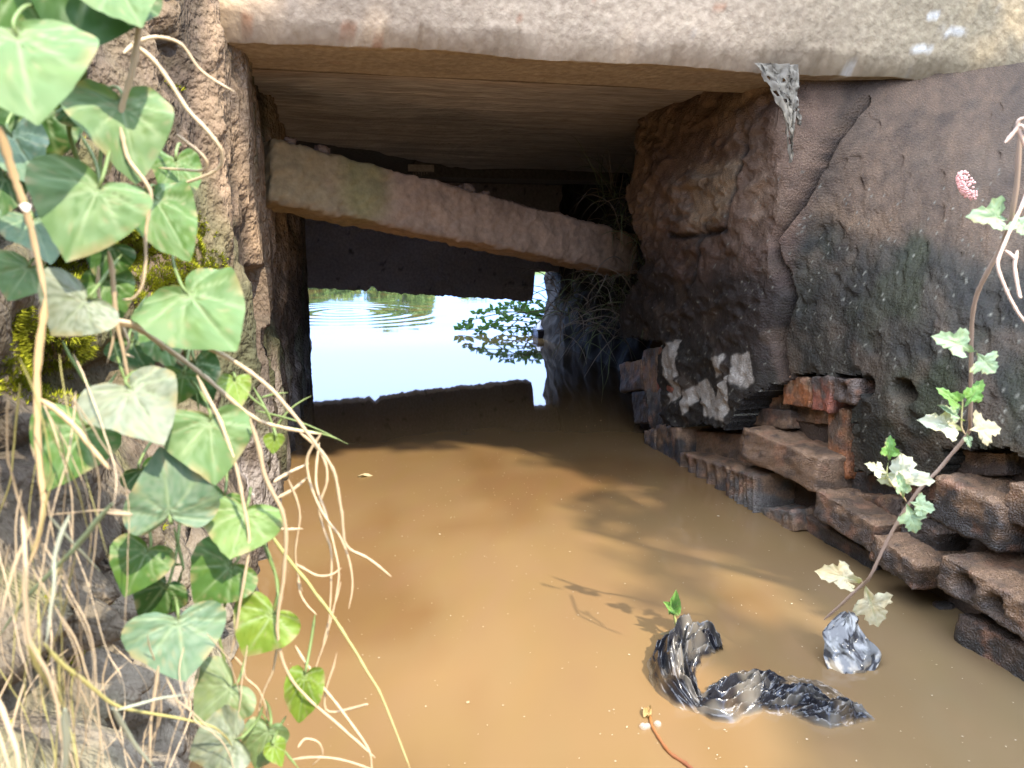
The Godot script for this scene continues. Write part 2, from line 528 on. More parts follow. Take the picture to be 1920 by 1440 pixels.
func build_near_wall() -> void:
	var t := thing("stone_wall", "weathered wall with flaking vertical streaks and moss, half hidden by the heart-leaved creeper", "wall", Vector3(-0.3, 0, -1.5))
	var zof := func(u: float) -> float: return lerpf(-4.75, 0.3, pow(1.0 - u, 0.62))
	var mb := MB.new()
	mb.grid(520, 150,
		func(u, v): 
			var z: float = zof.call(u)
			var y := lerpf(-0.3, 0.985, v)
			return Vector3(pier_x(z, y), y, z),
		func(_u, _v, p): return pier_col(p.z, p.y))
	# top, back and ends, so that the wall is a solid
	mb.box(Vector3(-0.62, -0.3, -4.74), Vector3(-0.46, 0.98, 0.29), L(0.14, 0.11, 0.08))
	mb.grid(60, 4,
		func(u, v): 
			var z: float = zof.call(u)
			return Vector3(lerpf(pier_x(z, 0.985), -0.5, v), 0.985 + 0.004 * v, z),
		func(_u, _v, p): return pier_col(p.z, 0.9))
	for e in [[-4.75, 0], [0.3, 1]]:
		mb.grid(4, 20, func(u, v): return Vector3(lerpf(-0.5, pier_x(e[0], lerpf(-0.3, 0.985, v)), u if e[1] else 1.0 - u), lerpf(-0.3, 0.985, v), e[0]), func(_u, _v, p): return pier_col(e[0], p.y))
	put("wall_face", mb.mesh(), M.pier, t)
	# moss cushions
	var blade := MB.new()
	for k in 5:
		var an := k * TAU / 5.0
		var o := Vector3(cos(an), 0, sin(an))
		var s := Vector3(-o.z, 0, o.x) * 0.0006
		var q := blade.add(-s, o, Color.WHITE)
		blade.add(s, o, Color.WHITE)
		blade.add(o * 0.003 + Vector3(0, 0.0055, 0), (o + Vector3.UP).normalized(), Color.WHITE)
		blade.i.append_array([q, q + 1, q + 2])
	var xf: Array[Transform3D] = []
	var cols := PackedColorArray()
	for k in 140000:
		var z := rng.randf_range(-1.3, -0.25)
		var y := rng.randf_range(0.1, 0.8)
		if moss_at(z, y) < 0.22 + rng.randf() * 0.3: continue
		var p := Vector3(pier_x(z, y), y, z)
		var nn := Vector3(1, 0, -(pier_x(z + 0.004, y) - pier_x(z - 0.004, y)) / 0.008)
		nn.y = -(pier_x(z, y + 0.004) - pier_x(z, y - 0.004)) / 0.008
		nn = (nn.normalized() + Vector3(0, 0.5, 0.2)).normalized()
		var bx := Basis(Quaternion(Vector3.UP, nn)) * Basis(Vector3.UP, rng.randf() * TAU)
		xf.append(Transform3D(bx.scaled(Vector3.ONE * rng.randf_range(0.7, 1.6)), p - t.position))
		cols.append(L(0.26, 0.29, 0.015).lerp(L(0.44, 0.44, 0.03), rng.randf()))
	var mm := MultiMesh.new()
	mm.transform_format = MultiMesh.TRANSFORM_3D
	mm.use_colors = true
	mm.mesh = blade.mesh()
	mm.instance_count = xf.size()
	for k in xf.size():
		mm.set_instance_transform(k, xf[k])
		mm.set_instance_color(k, cols[k])
	var mi := MultiMeshInstance3D.new()
	mi.name = "moss"
	mi.multimesh = mm
	mi.material_override = M.moss
	mi.set_meta("kind", "stuff")
	t.add_child(mi)

# ---------------------------------------------------------------- the brick wall with its torn plaster
func poly(px: Array) -> PackedVector2Array:
	var o := PackedVector2Array()
	for k in px.size() / 2: o.append(zy(px[2 * k], px[2 * k + 1]))
	return o

func edge_dist(p: Vector2, pg: PackedVector2Array) -> float:
	var d := 1e9
	for k in pg.size():
		d = minf(d, p.distance_to(Geometry2D.get_closest_point_to_segment(p, pg[k], pg[(k + 1) % pg.size()])))
	return d

func near_line(p: Vector2, pg: PackedVector2Array) -> float:
	var d := 1e9
	for k in pg.size() - 1: d = minf(d, p.distance_to(Geometry2D.get_closest_point_to_segment(p, pg[k], pg[k + 1])))
	return d

func build_brick_wall() -> void:
	var t := thing("brick_wall", "blackened brick wall with torn plaster over loose wet bricks", "wall", Vector3(1.0, 0, -1.2))
	var outline := poly([1215, 330, 1198, 360, 1212, 400, 1233, 450, 1240, 490, 1198, 560, 1176, 600, 1180, 628, 1262, 640, 1258, 700, 1262, 790, 1290, 800, 1335, 790, 1390, 802, 1415, 750, 1445, 728, 1470, 712, 1490, 700, 1560, 706, 1606, 702, 1618, 735, 1592, 765, 1590, 850, 1596, 885, 1690, 892, 1752, 888, 1764, 842, 1884, 842, 1920, 862])
	outline.append_array([Vector2(-0.62, 0.30), Vector2(-0.2, 0.26), Vector2(-0.2, 1.06), Vector2(-2.12, 1.06)])
	var crack := poly([1600, 150, 1550, 240, 1500, 380, 1468, 450, 1482, 560, 1462, 640, 1472, 705])
	var crack2 := poly([1345, 420, 1330, 520, 1280, 600, 1262, 660])
	var crack3 := poly([1420, 260, 1405, 340, 1390, 430, 1310, 445, 1285, 440])
	var tan := poly([1330, 300, 1420, 280, 1412, 350, 1385, 430, 1325, 440, 1318, 360])
	var hole := zy(1690, 738)
	var hole2 := zy(1618, 728)
	var zmin := -2.34
	var zmax := -0.2
	var ymin := 0.02
	var ymax := 1.06
	var split := func(p: Vector2) -> float:   # > 0 on the far lump
		var zc := lerpf(zy(1465, 640).x, zy(1550, 240).x, clampf((p.y - 0.37) / 0.45, 0, 1.2))
		return zc - p.x
	var xof := func(z: float, y: float) -> float:
		var p := Vector2(z, y)
		var far: float = split.call(p)
		var x := 0.9 - 0.028 * ss(-0.02, 0.06, far) - 0.02 * ss(0.2, 0.7, far) * ss(0.3, 0.6, y)
		x += 0.015 * ff(na, z * 2.2, y * 2.2, 20.0) + 0.0035 * ff(nb, z * 18.0, y * 18.0, 3.0) + 0.0025 * ff(nr, z * 26.0, y * 22.0, 8.0) + 0.005 * ss(0.34, 0.44, ff(nb, z * 13.0, y * 15.0, 90.0))
		x -= 0.014 * ss(0.0, 0.5, ff(nr, z * 2.2, y * 5.0, 5.0) - 0.2) * ss(0, 0.2, far)
		x += 0.035 * (1.0 - ss(0.0, 0.018, near_line(p, crack)))
		if far > 0:
			x += 0.010 * (1.0 - ss(0.0, 0.008, near_line(p, crack2)))
			x += 0.014 * (1.0 - ss(0.0, 0.010, near_line(p, crack3)))
		x += 0.06 * (1.0 - ss(0.6, 1.0, Vector2((z - hole.x) / 0.03, (y - hole.y) / 0.02).length()))
		x += 0.05 * (1.0 - ss(0.5, 1.0, Vector2((z - hole2.x) / 0.022, (y - hole2.y) / 0.02).length()))
		x += 0.03 * ss(0.75, 1.05, y) * ss(-1.2, -1.5, z)
		return x
	var whites := [poly([1268, 645, 1290, 640, 1293, 700, 1283, 722, 1268, 700]), poly([1362, 672, 1378, 670, 1376, 700, 1364, 704]), poly([1393, 668, 1425, 662, 1432, 712, 1418, 722, 1396, 712]), poly([1300, 738, 1340, 715, 1360, 742, 1390, 705, 1394, 745, 1385, 782, 1340, 776, 1330, 745, 1305, 772]), poly([1272, 735, 1296, 715, 1294, 740, 1276, 750])]
	var wz := zy(1450, 800)
	var colr := func(z: float, y: float) -> Color:
		var p := Vector2(z, y)
		var far: float = split.call(p)
		var n1 := ff(na, z * 4.0, y * 4.0, 31.0)
		var n2 := ff(nb, z * 30.0, y * 30.0, 12.0)
		var n3 := ff(na, z * 9.0, y * 9.0, 40.0)
		var c := L(0.17, 0.108, 0.066).lerp(L(0.105, 0.07, 0.045), clampf(0.5 + n1, 0, 1))
		var line := 0.60 + 0.07 * n1 + 0.02 * n3
		c = c.lerp(L(0.24, 0.155, 0.09), (1.0 - ss(0.0, 0.05, absf(y - line - 0.02))) * 0.6 * ss(0.3, 0.0, absf(z + 1.25)))
		var black := L(0.030, 0.027, 0.020).lerp(L(0.065, 0.054, 0.038), clampf(0.5 + n3 * 1.6, 0, 1))
		black = black.lerp(L(0.038, 0.045, 0.018), ss(0.0, 0.4, n1 + 0.15) * ss(-1.5, -0.9, z) * 0.7)
		c = c.lerp(black, ss(line + 0.03, line - 0.05, y))
		var lump := L(0.36, 0.245, 0.16).lerp(L(0.23, 0.145, 0.095), ss(-0.25, 0.35, n1))
		if Geometry2D.is_point_in_polygon(p, tan): lump = lump.lerp(L(0.46, 0.33, 0.2), 0.85 * ss(0.0, 0.03, edge_dist(p, tan)))
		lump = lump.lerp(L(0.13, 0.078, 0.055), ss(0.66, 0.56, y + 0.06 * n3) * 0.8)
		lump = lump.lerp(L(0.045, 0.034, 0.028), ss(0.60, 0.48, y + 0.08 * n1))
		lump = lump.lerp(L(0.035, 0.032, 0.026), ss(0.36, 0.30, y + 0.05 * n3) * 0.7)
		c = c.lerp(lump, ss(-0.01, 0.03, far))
		c = c.lerp(L(0.10, 0.062, 0.042), (1.0 - ss(0.01, 0.03, near_line(p, crack))) * ss(0.45, 0.3, y))
		c = c.lerp(L(0.018, 0.014, 0.012), (1.0 - ss(0.003, 0.012, minf(near_line(p, crack), minf(near_line(p, crack2), near_line(p, crack3))) + 0.004 * n2)) * 0.75)
		var n4 := ff(nb, z * 11.0, y * 14.0, 51.0)
		c = c.lerp(c * 0.45, ss(0.2, 0.55, n4) * 0.5)
		c = c.lerp(L(0.15, 0.105, 0.07), ss(0.15, 0.5, ff(nb, z * 7.0, y * 9.0, 77.0)) * 0.4)
		c = c.lerp(L(0.02, 0.016, 0.013), ss(0.30, 0.5, ff(nr, z * 6.0, y * 4.0, 15.0)) * 0.15)
		if y < 0.36 and z < -1.3:
			for w in whites:
				var d := edge_dist(p, w)
				if not Geometry2D.is_point_in_polygon(p, w): d = -d
				c = c.lerp(L(0.50, 0.46, 0.40), ss(-0.003, 0.003, d + 0.004 + 0.006 * n2 + 0.006 * n3) * 0.92)
		var dot := fposmod(sin(z * 12989.8 + y * 78233.0) * 43758.5, 1.0)
		if dot > 0.988 and y < line + 0.1: c = c.lerp(L(0.26, 0.25, 0.2), 0.75)
		var k := 1.45 * (1.0 + 0.3 * n2)
		return Color(c.r * k, c.g * k, c.b * k)
	# upright beside the sluice, leaning back more and more towards the open canal
	var lean := func(z: float, y: float) -> Vector3:
		var up := maxf(0.0, y - 0.27) / 0.73
		up *= up / (up + 0.06)
		var g := ss(-1.5, -1.3, z) * (z + 1.4)
		return Vector3(0.9 * maxf(g, 0.0) * up + 0.03 * up * ss(-1.6, -1.4, z), 0, -maxf(0.0, z + 1.43) * up)
	var mb := MB.new()
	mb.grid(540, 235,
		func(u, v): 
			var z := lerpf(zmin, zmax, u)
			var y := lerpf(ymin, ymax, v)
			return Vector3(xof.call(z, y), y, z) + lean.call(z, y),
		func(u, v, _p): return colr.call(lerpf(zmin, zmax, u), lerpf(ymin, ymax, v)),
		func(u, v): 
			var z := lerpf(zmin, zmax, u)
			var y := lerpf(ymin, ymax, v)
			return Geometry2D.is_point_in_polygon(Vector2(z + 0.010 * ff(nb, z * 40, y * 40, 1.0), y + 0.010 * ff(nb, z * 40, y * 40, 7.0)), outline),
		Vector3(0.09, 0, 0))
	put("plaster", mb.mesh(), M.plaster, t)
	# the masonry behind
	var core := MB.new()
	var cpos := func(z: float, y: float) -> Vector3: return lean.call(z, y) + Vector3(0.965 + 0.03 * ff(na, z * 5, y * 7, 60.0) - 0.03 * ss(0.12, 0.0, y), y, z)
	core.grid(160, 90, func(u, v): return cpos.call(lerpf(-2.2, -0.3, u), lerpf(-0.4, 1.06, v)), func(_u, _v, p): return L(0.09, 0.065, 0.05).lerp(L(0.18, 0.115, 0.075), clampf(0.5 + f3(na, p, 6.0), 0, 1)))
	core.box(Vector3(1.04, -0.4, -2.2), Vector3(1.3, 1.05, -1.5), L(0.09, 0.06, 0.045))
	put("masonry_core", core.mesh(), M.plaster, t)
	# loose and broken bricks: far top corner, near top corner, near bottom corner, plane, depth, tint, dents
	var mud := L(0.235, 0.145, 0.085)
	var dark := L(0.095, 0.068, 0.052)
	var black := L(0.045, 0.038, 0.033)
	var red := L(0.26, 0.085, 0.05)
	var orange := L(0.34, 0.13, 0.05)
	var grey := L(0.14, 0.125, 0.11)
	var B := [
		[1160, 682, 1203, 674, 1203, 722, 0.87, 0.10, dark, mud, 0], [1204, 655, 1230, 652, 1230, 722, 0.87, 0.11, mud, dark, 0], [1231, 650, 1259, 650, 1258, 724, 0.872, 0.11, red, mud, 0],
		[1184, 735, 1211, 733, 1211, 785, 0.875, 0.10, dark, black, 0], [1213, 728, 1241, 726, 1241, 793, 0.87, 0.10, black, grey, 0], [1242, 728, 1262, 728, 1262, 796, 0.88, 0.1, mud, mud, 0],
		[1228, 797, 1270, 796, 1272, 866, 0.865, 0.12, black, mud, 0], [1206, 806, 1226, 806, 1228, 838, 0.86, 0.08, dark, mud, 0],
		[1290, 806, 1392, 814, 1392, 862, 0.915, 0.10, mud, mud, 0],
		[1273, 846, 1366, 875, 1368, 945, 0.855, 0.16, dark, mud, 3], [1367, 874, 1414, 892, 1418, 962, 0.852, 0.17, grey, mud, 3],
		[1392, 800, 1535, 860, 1531, 916, 0.865, 0.13, mud, mud, 0], [1400, 762, 1480, 770, 1480, 800, 0.93, 0.1, mud, dark, 0],
		[1553, 765, 1588, 768, 1588, 876, 0.925, 0.08, orange, mud, 0], [1467, 704, 1518, 708, 1518, 757, 0.915, 0.09, orange, mud, 0], [1520, 704, 1556, 707, 1556, 764, 0.905, 0.09, red, dark, 0], [1562, 708, 1600, 712, 1600, 750, 0.905, 0.08, dark, dark, 1],
		[1418, 950, 1486, 958, 1486, 990, 0.87, 0.12, mud, grey, 0], [1488, 952, 1638, 1040, 1638, 1080, 0.90, 0.11, black, dark, 0],
		[1530, 918, 1642, 986, 1646, 1038, 0.865, 0.16, dark, mud, 0], [1640, 1002, 1720, 1060, 1724, 1110, 0.845, 0.16, dark, mud, 0],
		[1765, 1040, 1935, 1138, 1935, 1200, 0.835, 0.17, dark, mud, 2], [1756, 892, 1884, 950, 1892, 1034, 0.875, 0.16, black, mud, 0],
		[1796, 1150, 1940, 1230, 1940, 1290, 0.85, 0.16, black, dark, 0], [1768, 846, 1884, 848, 1884, 884, 0.945, 0.09, dark, mud, 0],
		[1592, 886, 1680, 890, 1680, 925, 0.945, 0.09, black, dark, 0], [1684, 892, 1752, 893, 1752, 935, 0.94, 0.09, dark, black, 0],
		[1690, 960, 1760, 1000, 1760, 1040, 0.905, 0.12, black, dark, 0], [1645, 1100, 1762, 1140, 1762, 1180, 0.90, 0.12, black, black, 0],
		[1300, 866, 1392, 872, 1392, 900, 0.93, 0.09, dark, mud, 0], [1440, 905, 1530, 925, 1530, 950, 0.955, 0.08, black, dark, 0], [1590, 925, 1682, 932, 1682, 962, 0.93, 0.10, dark, mud, 0], [1684, 938, 1756, 946, 1756, 972, 0.925, 0.10, dark, mud, 0],
		[1405, 740, 1462, 735, 1462, 764, 0.945, 0.07, mud, mud, 0], [1486, 760, 1550, 764, 1550, 790, 0.95, 0.07, mud, dark, 0], [1596, 856, 1680, 862, 1680, 886, 0.955, 0.07, mud, dark, 0],
		[1890, 900, 2040, 960, 2050, 1040, 0.885, 0.15, dark, mud, 0], [1940, 1060, 2120, 1180, 2120, 1260, 0.85, 0.16, dark, mud, 0], [1950, 1250, 2160, 1400, 2160, 1480, 0.86, 0.16, black, dark, 0],
	]
	var sd := 0.0
	for q in B:
		sd += 1.37
		var p1 := on_axis(q[0], q[1], 0, q[6])
		var p2 := on_axis(q[2], q[3], 0, q[6])
		var p3 := on_axis(q[4], q[5] + (q[5] - q[3]) * 0.2, 0, q[6])
		var X := (p2 - p1)
		var ln := X.length()
		X = X.normalized()
		var Y := (p2 - p3).slide(X)
		var hh := Y.length()
		Y = Y.normalized()
		var Z := X.cross(Y)
		var size := Vector3(ln, hh, q[7])
		var a: Color = q[8]
		var b: Color = q[9]
		var dents := []
		if q[10] == 1: dents = [[0.0, 0.0, minf(ln, hh) * 0.32, 0.03]]
		if q[10] == 2: dents = [[-ln * 0.22, -hh * 0.02, hh * 0.34, 0.035], [ln * 0.14, -hh * 0.05, hh * 0.34, 0.035]]
		if q[10] == 3:
			for k in 5: for j in 6: dents.append([(-0.38 + 0.19 * k) * ln, (0.3 - 0.14 * j) * hh, ln * 0.062, 0.016])
		var o := put("brick", block(size, Vector3i(24, 14, 14), minf(hh, ln) * 0.055, 0.007, sd, func(p: Vector3): 
			var m := ff(na, p.x * 22 + sd, p.y * 22, p.z * 22)
			var c := a.lerp(b, ss(0.25, 0.85, p.y / hh + 0.42 + m * 0.9))
			c = c.lerp(L(0.33, 0.16, 0.09), ss(0.2, 0.45, ff(na, p.x * 15, p.y * 15 + sd * 3, p.z * 15)) * 0.5)
			c = c.lerp(L(0.035, 0.03, 0.026), ss(0.1, 0.4, ff(nb, p.x * 12, p.y * 20 + sd, p.z * 12)) * 0.6)
			var k := 1.45 + 0.5 * ff(nb, p.x * 80 + sd, p.y * 80, p.z * 80)
			return Color(c.r * k, c.g * k, c.b * k), dents), M.brick, null)
		remove_child(o)
		o.name = "brick"
		t.add_child(o, true)
		o.transform = Transform3D(Basis(X, Y, Z), (p1 + p2) / 2 - Y * hh / 2 - Z * q[7] / 2 - t.position)
	# the recessed wall past the torn edge
	var r := thing("back_wall", "dark recessed wall behind the hanging weeds", "wall", Vector3(1.4, 0, -3.4))
	var rb := MB.new()
	rb.grid(120, 60, func(u, v): 
			var z := lerpf(-4.9, -2.15, u)
			var y := lerpf(-0.4, 1.05, v)
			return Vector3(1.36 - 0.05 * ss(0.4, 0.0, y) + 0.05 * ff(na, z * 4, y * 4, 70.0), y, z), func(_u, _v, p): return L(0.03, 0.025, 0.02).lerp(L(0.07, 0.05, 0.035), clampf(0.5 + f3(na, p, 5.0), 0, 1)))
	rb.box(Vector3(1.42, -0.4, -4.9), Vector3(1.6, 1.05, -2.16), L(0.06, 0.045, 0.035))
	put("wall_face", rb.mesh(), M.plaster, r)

# ---------------------------------------------------------------- slabs, strut and headwall
func build_deck() -> void:
	# front slab: its face, ragged lower edge and underside
	var mb := MB.new()
	var prof := func(x: float, v: float) -> Vector3:
		var chip := 0.012 + 0.02 * maxf(0.0, ff(na, x * 4.0, 0.3, 1.0)) + 0.012 * maxf(0.0, ff(nb, x * 22.0, 2.0, 1.0)) + 0.006 * absf(ff(nb, x * 60.0, 4.0, 1.0))
		var y: float
		var z: float
		if v < 0.5:
			var t := v / 0.5
			y = lerpf(1.3, 0.9 + chip, t)
			z = -1.35 + 0.01 * ff(na, x * 2.0, y * 4.0, 3.0) - 0.003 * absf(ff(nb, x * 12.0, y * 30.0, 3.0))
			z -= chip * 0.25 * ss(0.96, 1.0, t)
		elif v < 0.9:
			var t := (v - 0.5) / 0.4
			z = lerpf(-1.35 - chip * 0.9, -1.552, t)
			y = 0.9 + 0.007 * ff(na, x * 2.5, z * 6.0, 5.0) + 0.002 * ff(nb, x * 8.0, z * 60.0, 5.0)
		else:
			y = lerpf(0.9, 1.1, (v - 0.9) / 0.1)
			z = -1.555
		return Vector3(x, y + x * 0.004, z)
	var scol := func(p: Vector3) -> Color:
		var n1 := ff(na, p.x * 1.6, p.y * 5.0, p.z * 9.0)
		var n2 := ff(nb, p.x * 6.0, p.y * 40.0, p.z * 40.0)
		var c := L(0.48, 0.36, 0.24).lerp(L(0.38, 0.28, 0.185), clampf(0.5 + n1, 0, 1))
		c = c.lerp(L(0.34, 0.28, 0.165), ss(0.6, 1.3, p.x) * 0.7)
		if ff(nb, p.x * 7.0, p.y * 30.0, 50.0 + p.z * 20.0) > 0.58: c = c.lerp(L(0.36, 0.13, 0.05), 0.5)
		var white := ff(nb, p.x * 5.0 + p.y * 9.0, p.y * 34.0 - p.x * 4.0, 80.0)
		if white > 0.46 and p.x > 0.45: c = c.lerp(L(0.7, 0.66, 0.58), ss(0.46, 0.6, white))
		if p.z < -1.38 and p.y < 1.0: c = c.lerp(L(0.44, 0.36, 0.29), 0.6)
		var k := 1.0 + 0.07 * n2 + 0.16 * ff(na, p.x * 4.0, p.y * 9.0, p.z * 9.0)
		return Color(c.r * k, c.g * k, c.b * k)
	mb.grid(460, 60, func(u, v): return prof.call(lerpf(-1.0, 3.0, u), 1.0 - v), func(_u, _v, p): return scol.call(p))
	mb.box(Vector3(-1.0, 1.0, -1.54), Vector3(3.0, 1.29, -1.37), L(0.3, 0.24, 0.17))
	tag(put("front_slab", mb.mesh(), M.concrete), "pale front concrete slab with ragged lower edge and rust flecks", "slab")

	# main slab, cast on rough boards
	var s2 := MB.new()
	var zfar := func(x: float) -> float: return lerpf(-2.74, -3.42, ss(-0.2, 0.62, x)) + 0.03 * ff(nb, x * 9.0, 0.0, 3.0)
	var under := func(x: float, z: float) -> float:
		var board := floorf((z + 0.02 * ff(na, x * 0.8, 0, 1)) / 0.19)
		var off := 0.006 * sin(board * 12.9) 
		return 0.938 + off + 0.045 * ss(-1.665, -1.645, z + 0.008 * ff(nb, x * 9.0, 1.0, 0.0)) + 0.004 * ff(na, x * 1.2, board * 3.0, z * 26.0) + 0.0022 * ff(nr, x * 2.2, 0.0, z * 34.0) + 0.012 * ff(na, x * 1.5, 2.0, z * 2.0)
	var ucol := func(x: float, z: float) -> Color:
		var n1 := ff(na, x * 1.1, 5.0, z * 16.0)
		var n2 := ff(nb, x * 4.0, 6.0, z * 60.0)
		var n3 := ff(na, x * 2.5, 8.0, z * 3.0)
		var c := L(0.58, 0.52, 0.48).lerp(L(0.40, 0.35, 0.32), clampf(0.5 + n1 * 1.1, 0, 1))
		c = c.lerp(L(0.66, 0.60, 0.56), ss(0.0, 0.4, n3) * ss(0.7, 0.1, x) * ss(-1.6, -1.75, z) * 0.8)  # paler patches: dappled light off the water put into the colour
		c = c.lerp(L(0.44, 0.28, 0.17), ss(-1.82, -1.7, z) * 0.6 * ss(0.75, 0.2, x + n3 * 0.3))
		c = c.lerp(L(0.2, 0.15, 0.115), ss(-1.70, -1.60, z) * 0.6)  # dark band: shade behind the front slab put into the colour
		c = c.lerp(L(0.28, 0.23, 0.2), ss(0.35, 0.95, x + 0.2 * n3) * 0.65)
		var k := 1.0 + 0.22 * n2
		return Color(c.r * k, c.g * k, c.b * k)
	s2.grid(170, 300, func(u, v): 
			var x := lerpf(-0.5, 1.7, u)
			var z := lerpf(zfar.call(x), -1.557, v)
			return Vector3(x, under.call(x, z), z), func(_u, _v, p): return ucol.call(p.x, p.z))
	s2.grid(170, 2, func(u, v): 
			var x := lerpf(1.7, -0.5, u)
			return Vector3(x, lerpf(under.call(x, zfar.call(x)), 1.08, v), zfar.call(x)), func(_u, _v, p): return L(0.14, 0.11, 0.09))
	s2.box(Vector3(-0.5, 1.0, -2.70), Vector3(1.7, 1.09, -1.56), L(0.2, 0.16, 0.13))
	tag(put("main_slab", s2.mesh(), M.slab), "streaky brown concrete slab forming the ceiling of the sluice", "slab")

	# slab over the far part, set higher
	var s3 := MB.new()
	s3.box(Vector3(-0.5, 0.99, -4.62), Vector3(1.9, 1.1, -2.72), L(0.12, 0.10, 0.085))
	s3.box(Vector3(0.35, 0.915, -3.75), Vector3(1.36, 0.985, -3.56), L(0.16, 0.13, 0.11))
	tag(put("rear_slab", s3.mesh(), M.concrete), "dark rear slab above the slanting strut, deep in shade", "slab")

	# road on top
	var rd := MB.new()
	rd.box(Vector3(-30, 1.12, -5.0), Vector3(30, 1.36, -1.40), L(0.16, 0.14, 0.115))
	tag(put("road", rd.mesh(), M.soil), "", "", "", "structure")

	# headwall with a ragged lower edge
	var hw := MB.new()
	var low := func(x: float) -> float: return lerpf(0.365, 0.262, clampf((x + 0.2) / 1.4, 0, 1)) + 0.010 * ff(nb, x * 16.0, 1.0, 0.0) + 0.006 * ff(nb, x * 50.0, 3.0, 0.0) + 0.03 * maxf(0, 1.0 - absf(x - 0.175) / 0.035) + 0.19 * ss(1.185, 1.20, x)
	var hcol := func(p: Vector3) -> Color:
		var c := L(0.58, 0.49, 0.46).lerp(L(0.48, 0.40, 0.375), clampf(0.5 + 1.1 * f3(na, p, 2.2), 0, 1))
		if f3(nb, p, 17.0) > 0.6: c = c.lerp(L(0.07, 0.055, 0.05), 0.7)
		return c
	hw.grid(200, 40, func(u, v): 
			var x := lerpf(-0.5, 1.5, u)
			return Vector3(x, lerpf(low.call(x), 0.99, v), -4.6 + 0.012 * ff(na, x * 5.0, v * 4.0, 2.0)), func(_u, _v, p): return hcol.call(p),
			null, Vector3(0, 0, -0.16))
	tag(put("headwall", hw.mesh(), M.concrete), "grey brown concrete headwall closing the upper part of the far opening", "wall")

	# the fallen strut
	var tl := on_axis(512, 258, 2, -1.76)
	var bl := on_axis(540, 386, 2, -1.76)
	var tr := on_axis(1200, 440, 2, -2.44)
	var br := on_axis(1186, 524, 2, -2.44)
	var X := (tr - tl).normalized()
	var hgt := ((tl - bl).slide(X).length() + (tr - br).slide(X).length()) * 0.5
	var Y := (tl - bl).slide(X).normalized()
	var Z := X.cross(Y)
	var ln := (tr - tl).length()
	var o := put("concrete_strut", block(Vector3(ln, hgt * 0.94, 0.10), Vector3i(180, 20, 16), 0.010, 0.009, 3.3, func(p: Vector3): 
		var c := L(0.49, 0.33, 0.215).lerp(L(0.40, 0.265, 0.17), clampf(0.5 + f3(na, p, 7.0), 0, 1))
		var gx := p.x + ln / 2
		c = c.lerp(L(0.36, 0.29, 0.12), ss(0.34, 0.1, gx + 0.1 * f3(na, p, 9.0)) * 0.55)
		c = c.lerp(L(0.24, 0.26, 0.07), (1.0 - ss(0.03, 0.1, Vector2(gx - 0.24, p.y * 0.6 - 0.015).length())) * 0.5)
		c = c.lerp(L(0.16, 0.12, 0.09), ss(-0.3, -0.5, p.y / hgt) * 0.45)
		c = c.lerp(L(0.22, 0.15, 0.10), ss(0.15, 0.5, f3(na, p, 4.0) + 0.25 * f3(nb, p, 30.0)) * 0.45)
		var k := 1.0 + 0.10 * f3(nb, p, 50.0)
		return Color(c.r * k, c.g * k, c.b * k)), M.concrete)
	o.transform = Transform3D(Basis(X, Y, Z), (tl + tr) / 2 - Y * hgt * 0.47 - Z * 0.05)
	tag(o, "tan concrete strut slanting down from the streaked wall to the weeds", "beam")
	# crumbs and mud nests lying on the strut
	var n := 0
	for q in [[548, 268, 0.030, 0.020, "small tan stone wedged where the strut meets the streaked wall"], [606, 284, 0.034, 0.020, "tan stone lump on the strut under the ceiling slab"], [866, 350, 0.042, 0.022, "round mud lump lying on the middle of the strut"], [898, 360, 0.026, 0.013, "flat mud crumb beside the round lump on the strut"]]:
		n += 1
		var gx := (float(q[0]) - 512.0) / (1200.0 - 512.0)
		gx = gx / (gx + (1.0 - gx) * 2.44 / 1.76)
		var s := put("stone", block(Vector3(q[2], q[3], q[2] * 0.9), Vector3i(9, 7, 9), q[3] * 0.42, 0.008, n * 2.1, func(p: Vector3): return L(0.30, 0.2, 0.14).lerp(L(0.2, 0.13, 0.09), clampf(0.5 + 2.0 * f3(na, p, 30.0), 0, 1))), M.concrete)
		s.transform = Transform3D(Basis(X, Y, Z), tl.lerp(tr, gx) + Y * q[3] * 0.4 - Z * 0.03)
		tag(s, q[4], "stone")
	# a split of wood caught in the gap
	var w := MB.new()
	var wp := at(788, 316, 3.0)
	w.box(wp - Vector3(0.05, 0.012, 0.01), wp + Vector3(0.055, 0.014, 0.01), L(0.42, 0.36, 0.31))
	for k in 6: w.box(wp + Vector3(-0.03 + k * 0.011, -0.028 + 0.004 * (k % 3), -0.006), wp + Vector3(-0.026 + k * 0.011, -0.0125, 0.006), L(0.3, 0.25, 0.21))
	tag(put("wood_splinter", w.mesh(), M.concrete), "pale splintered wood end stuck in the gap above the strut", "wood")

# ---------------------------------------------------------------- beyond the sluice
func tuft_mesh() -> ArrayMesh:
	var mb := MB.new()
	for k in 7:
		var an := k * 2.4
		var o := Vector3(cos(an), sin(k * 1.7) * 0.6, sin(an))
		var s := o.cross(Vector3(0.2, 1, 0.1)).normalized() * 0.28
		var nn := o.cross(s).normalized()
		var a := o * 0.15
		var b := o * 0.9
		var q := mb.add(a, nn, Color.WHITE)
		mb.add(a.lerp(b, 0.5) + s, nn, Color.WHITE)
		mb.add(b, nn, Color.WHITE)
		mb.add(a.lerp(b, 0.5) - s, nn, Color.WHITE)
		mb.i.append_array([q, q + 1, q + 2, q, q + 2, q + 3])
	return mb.mesh()

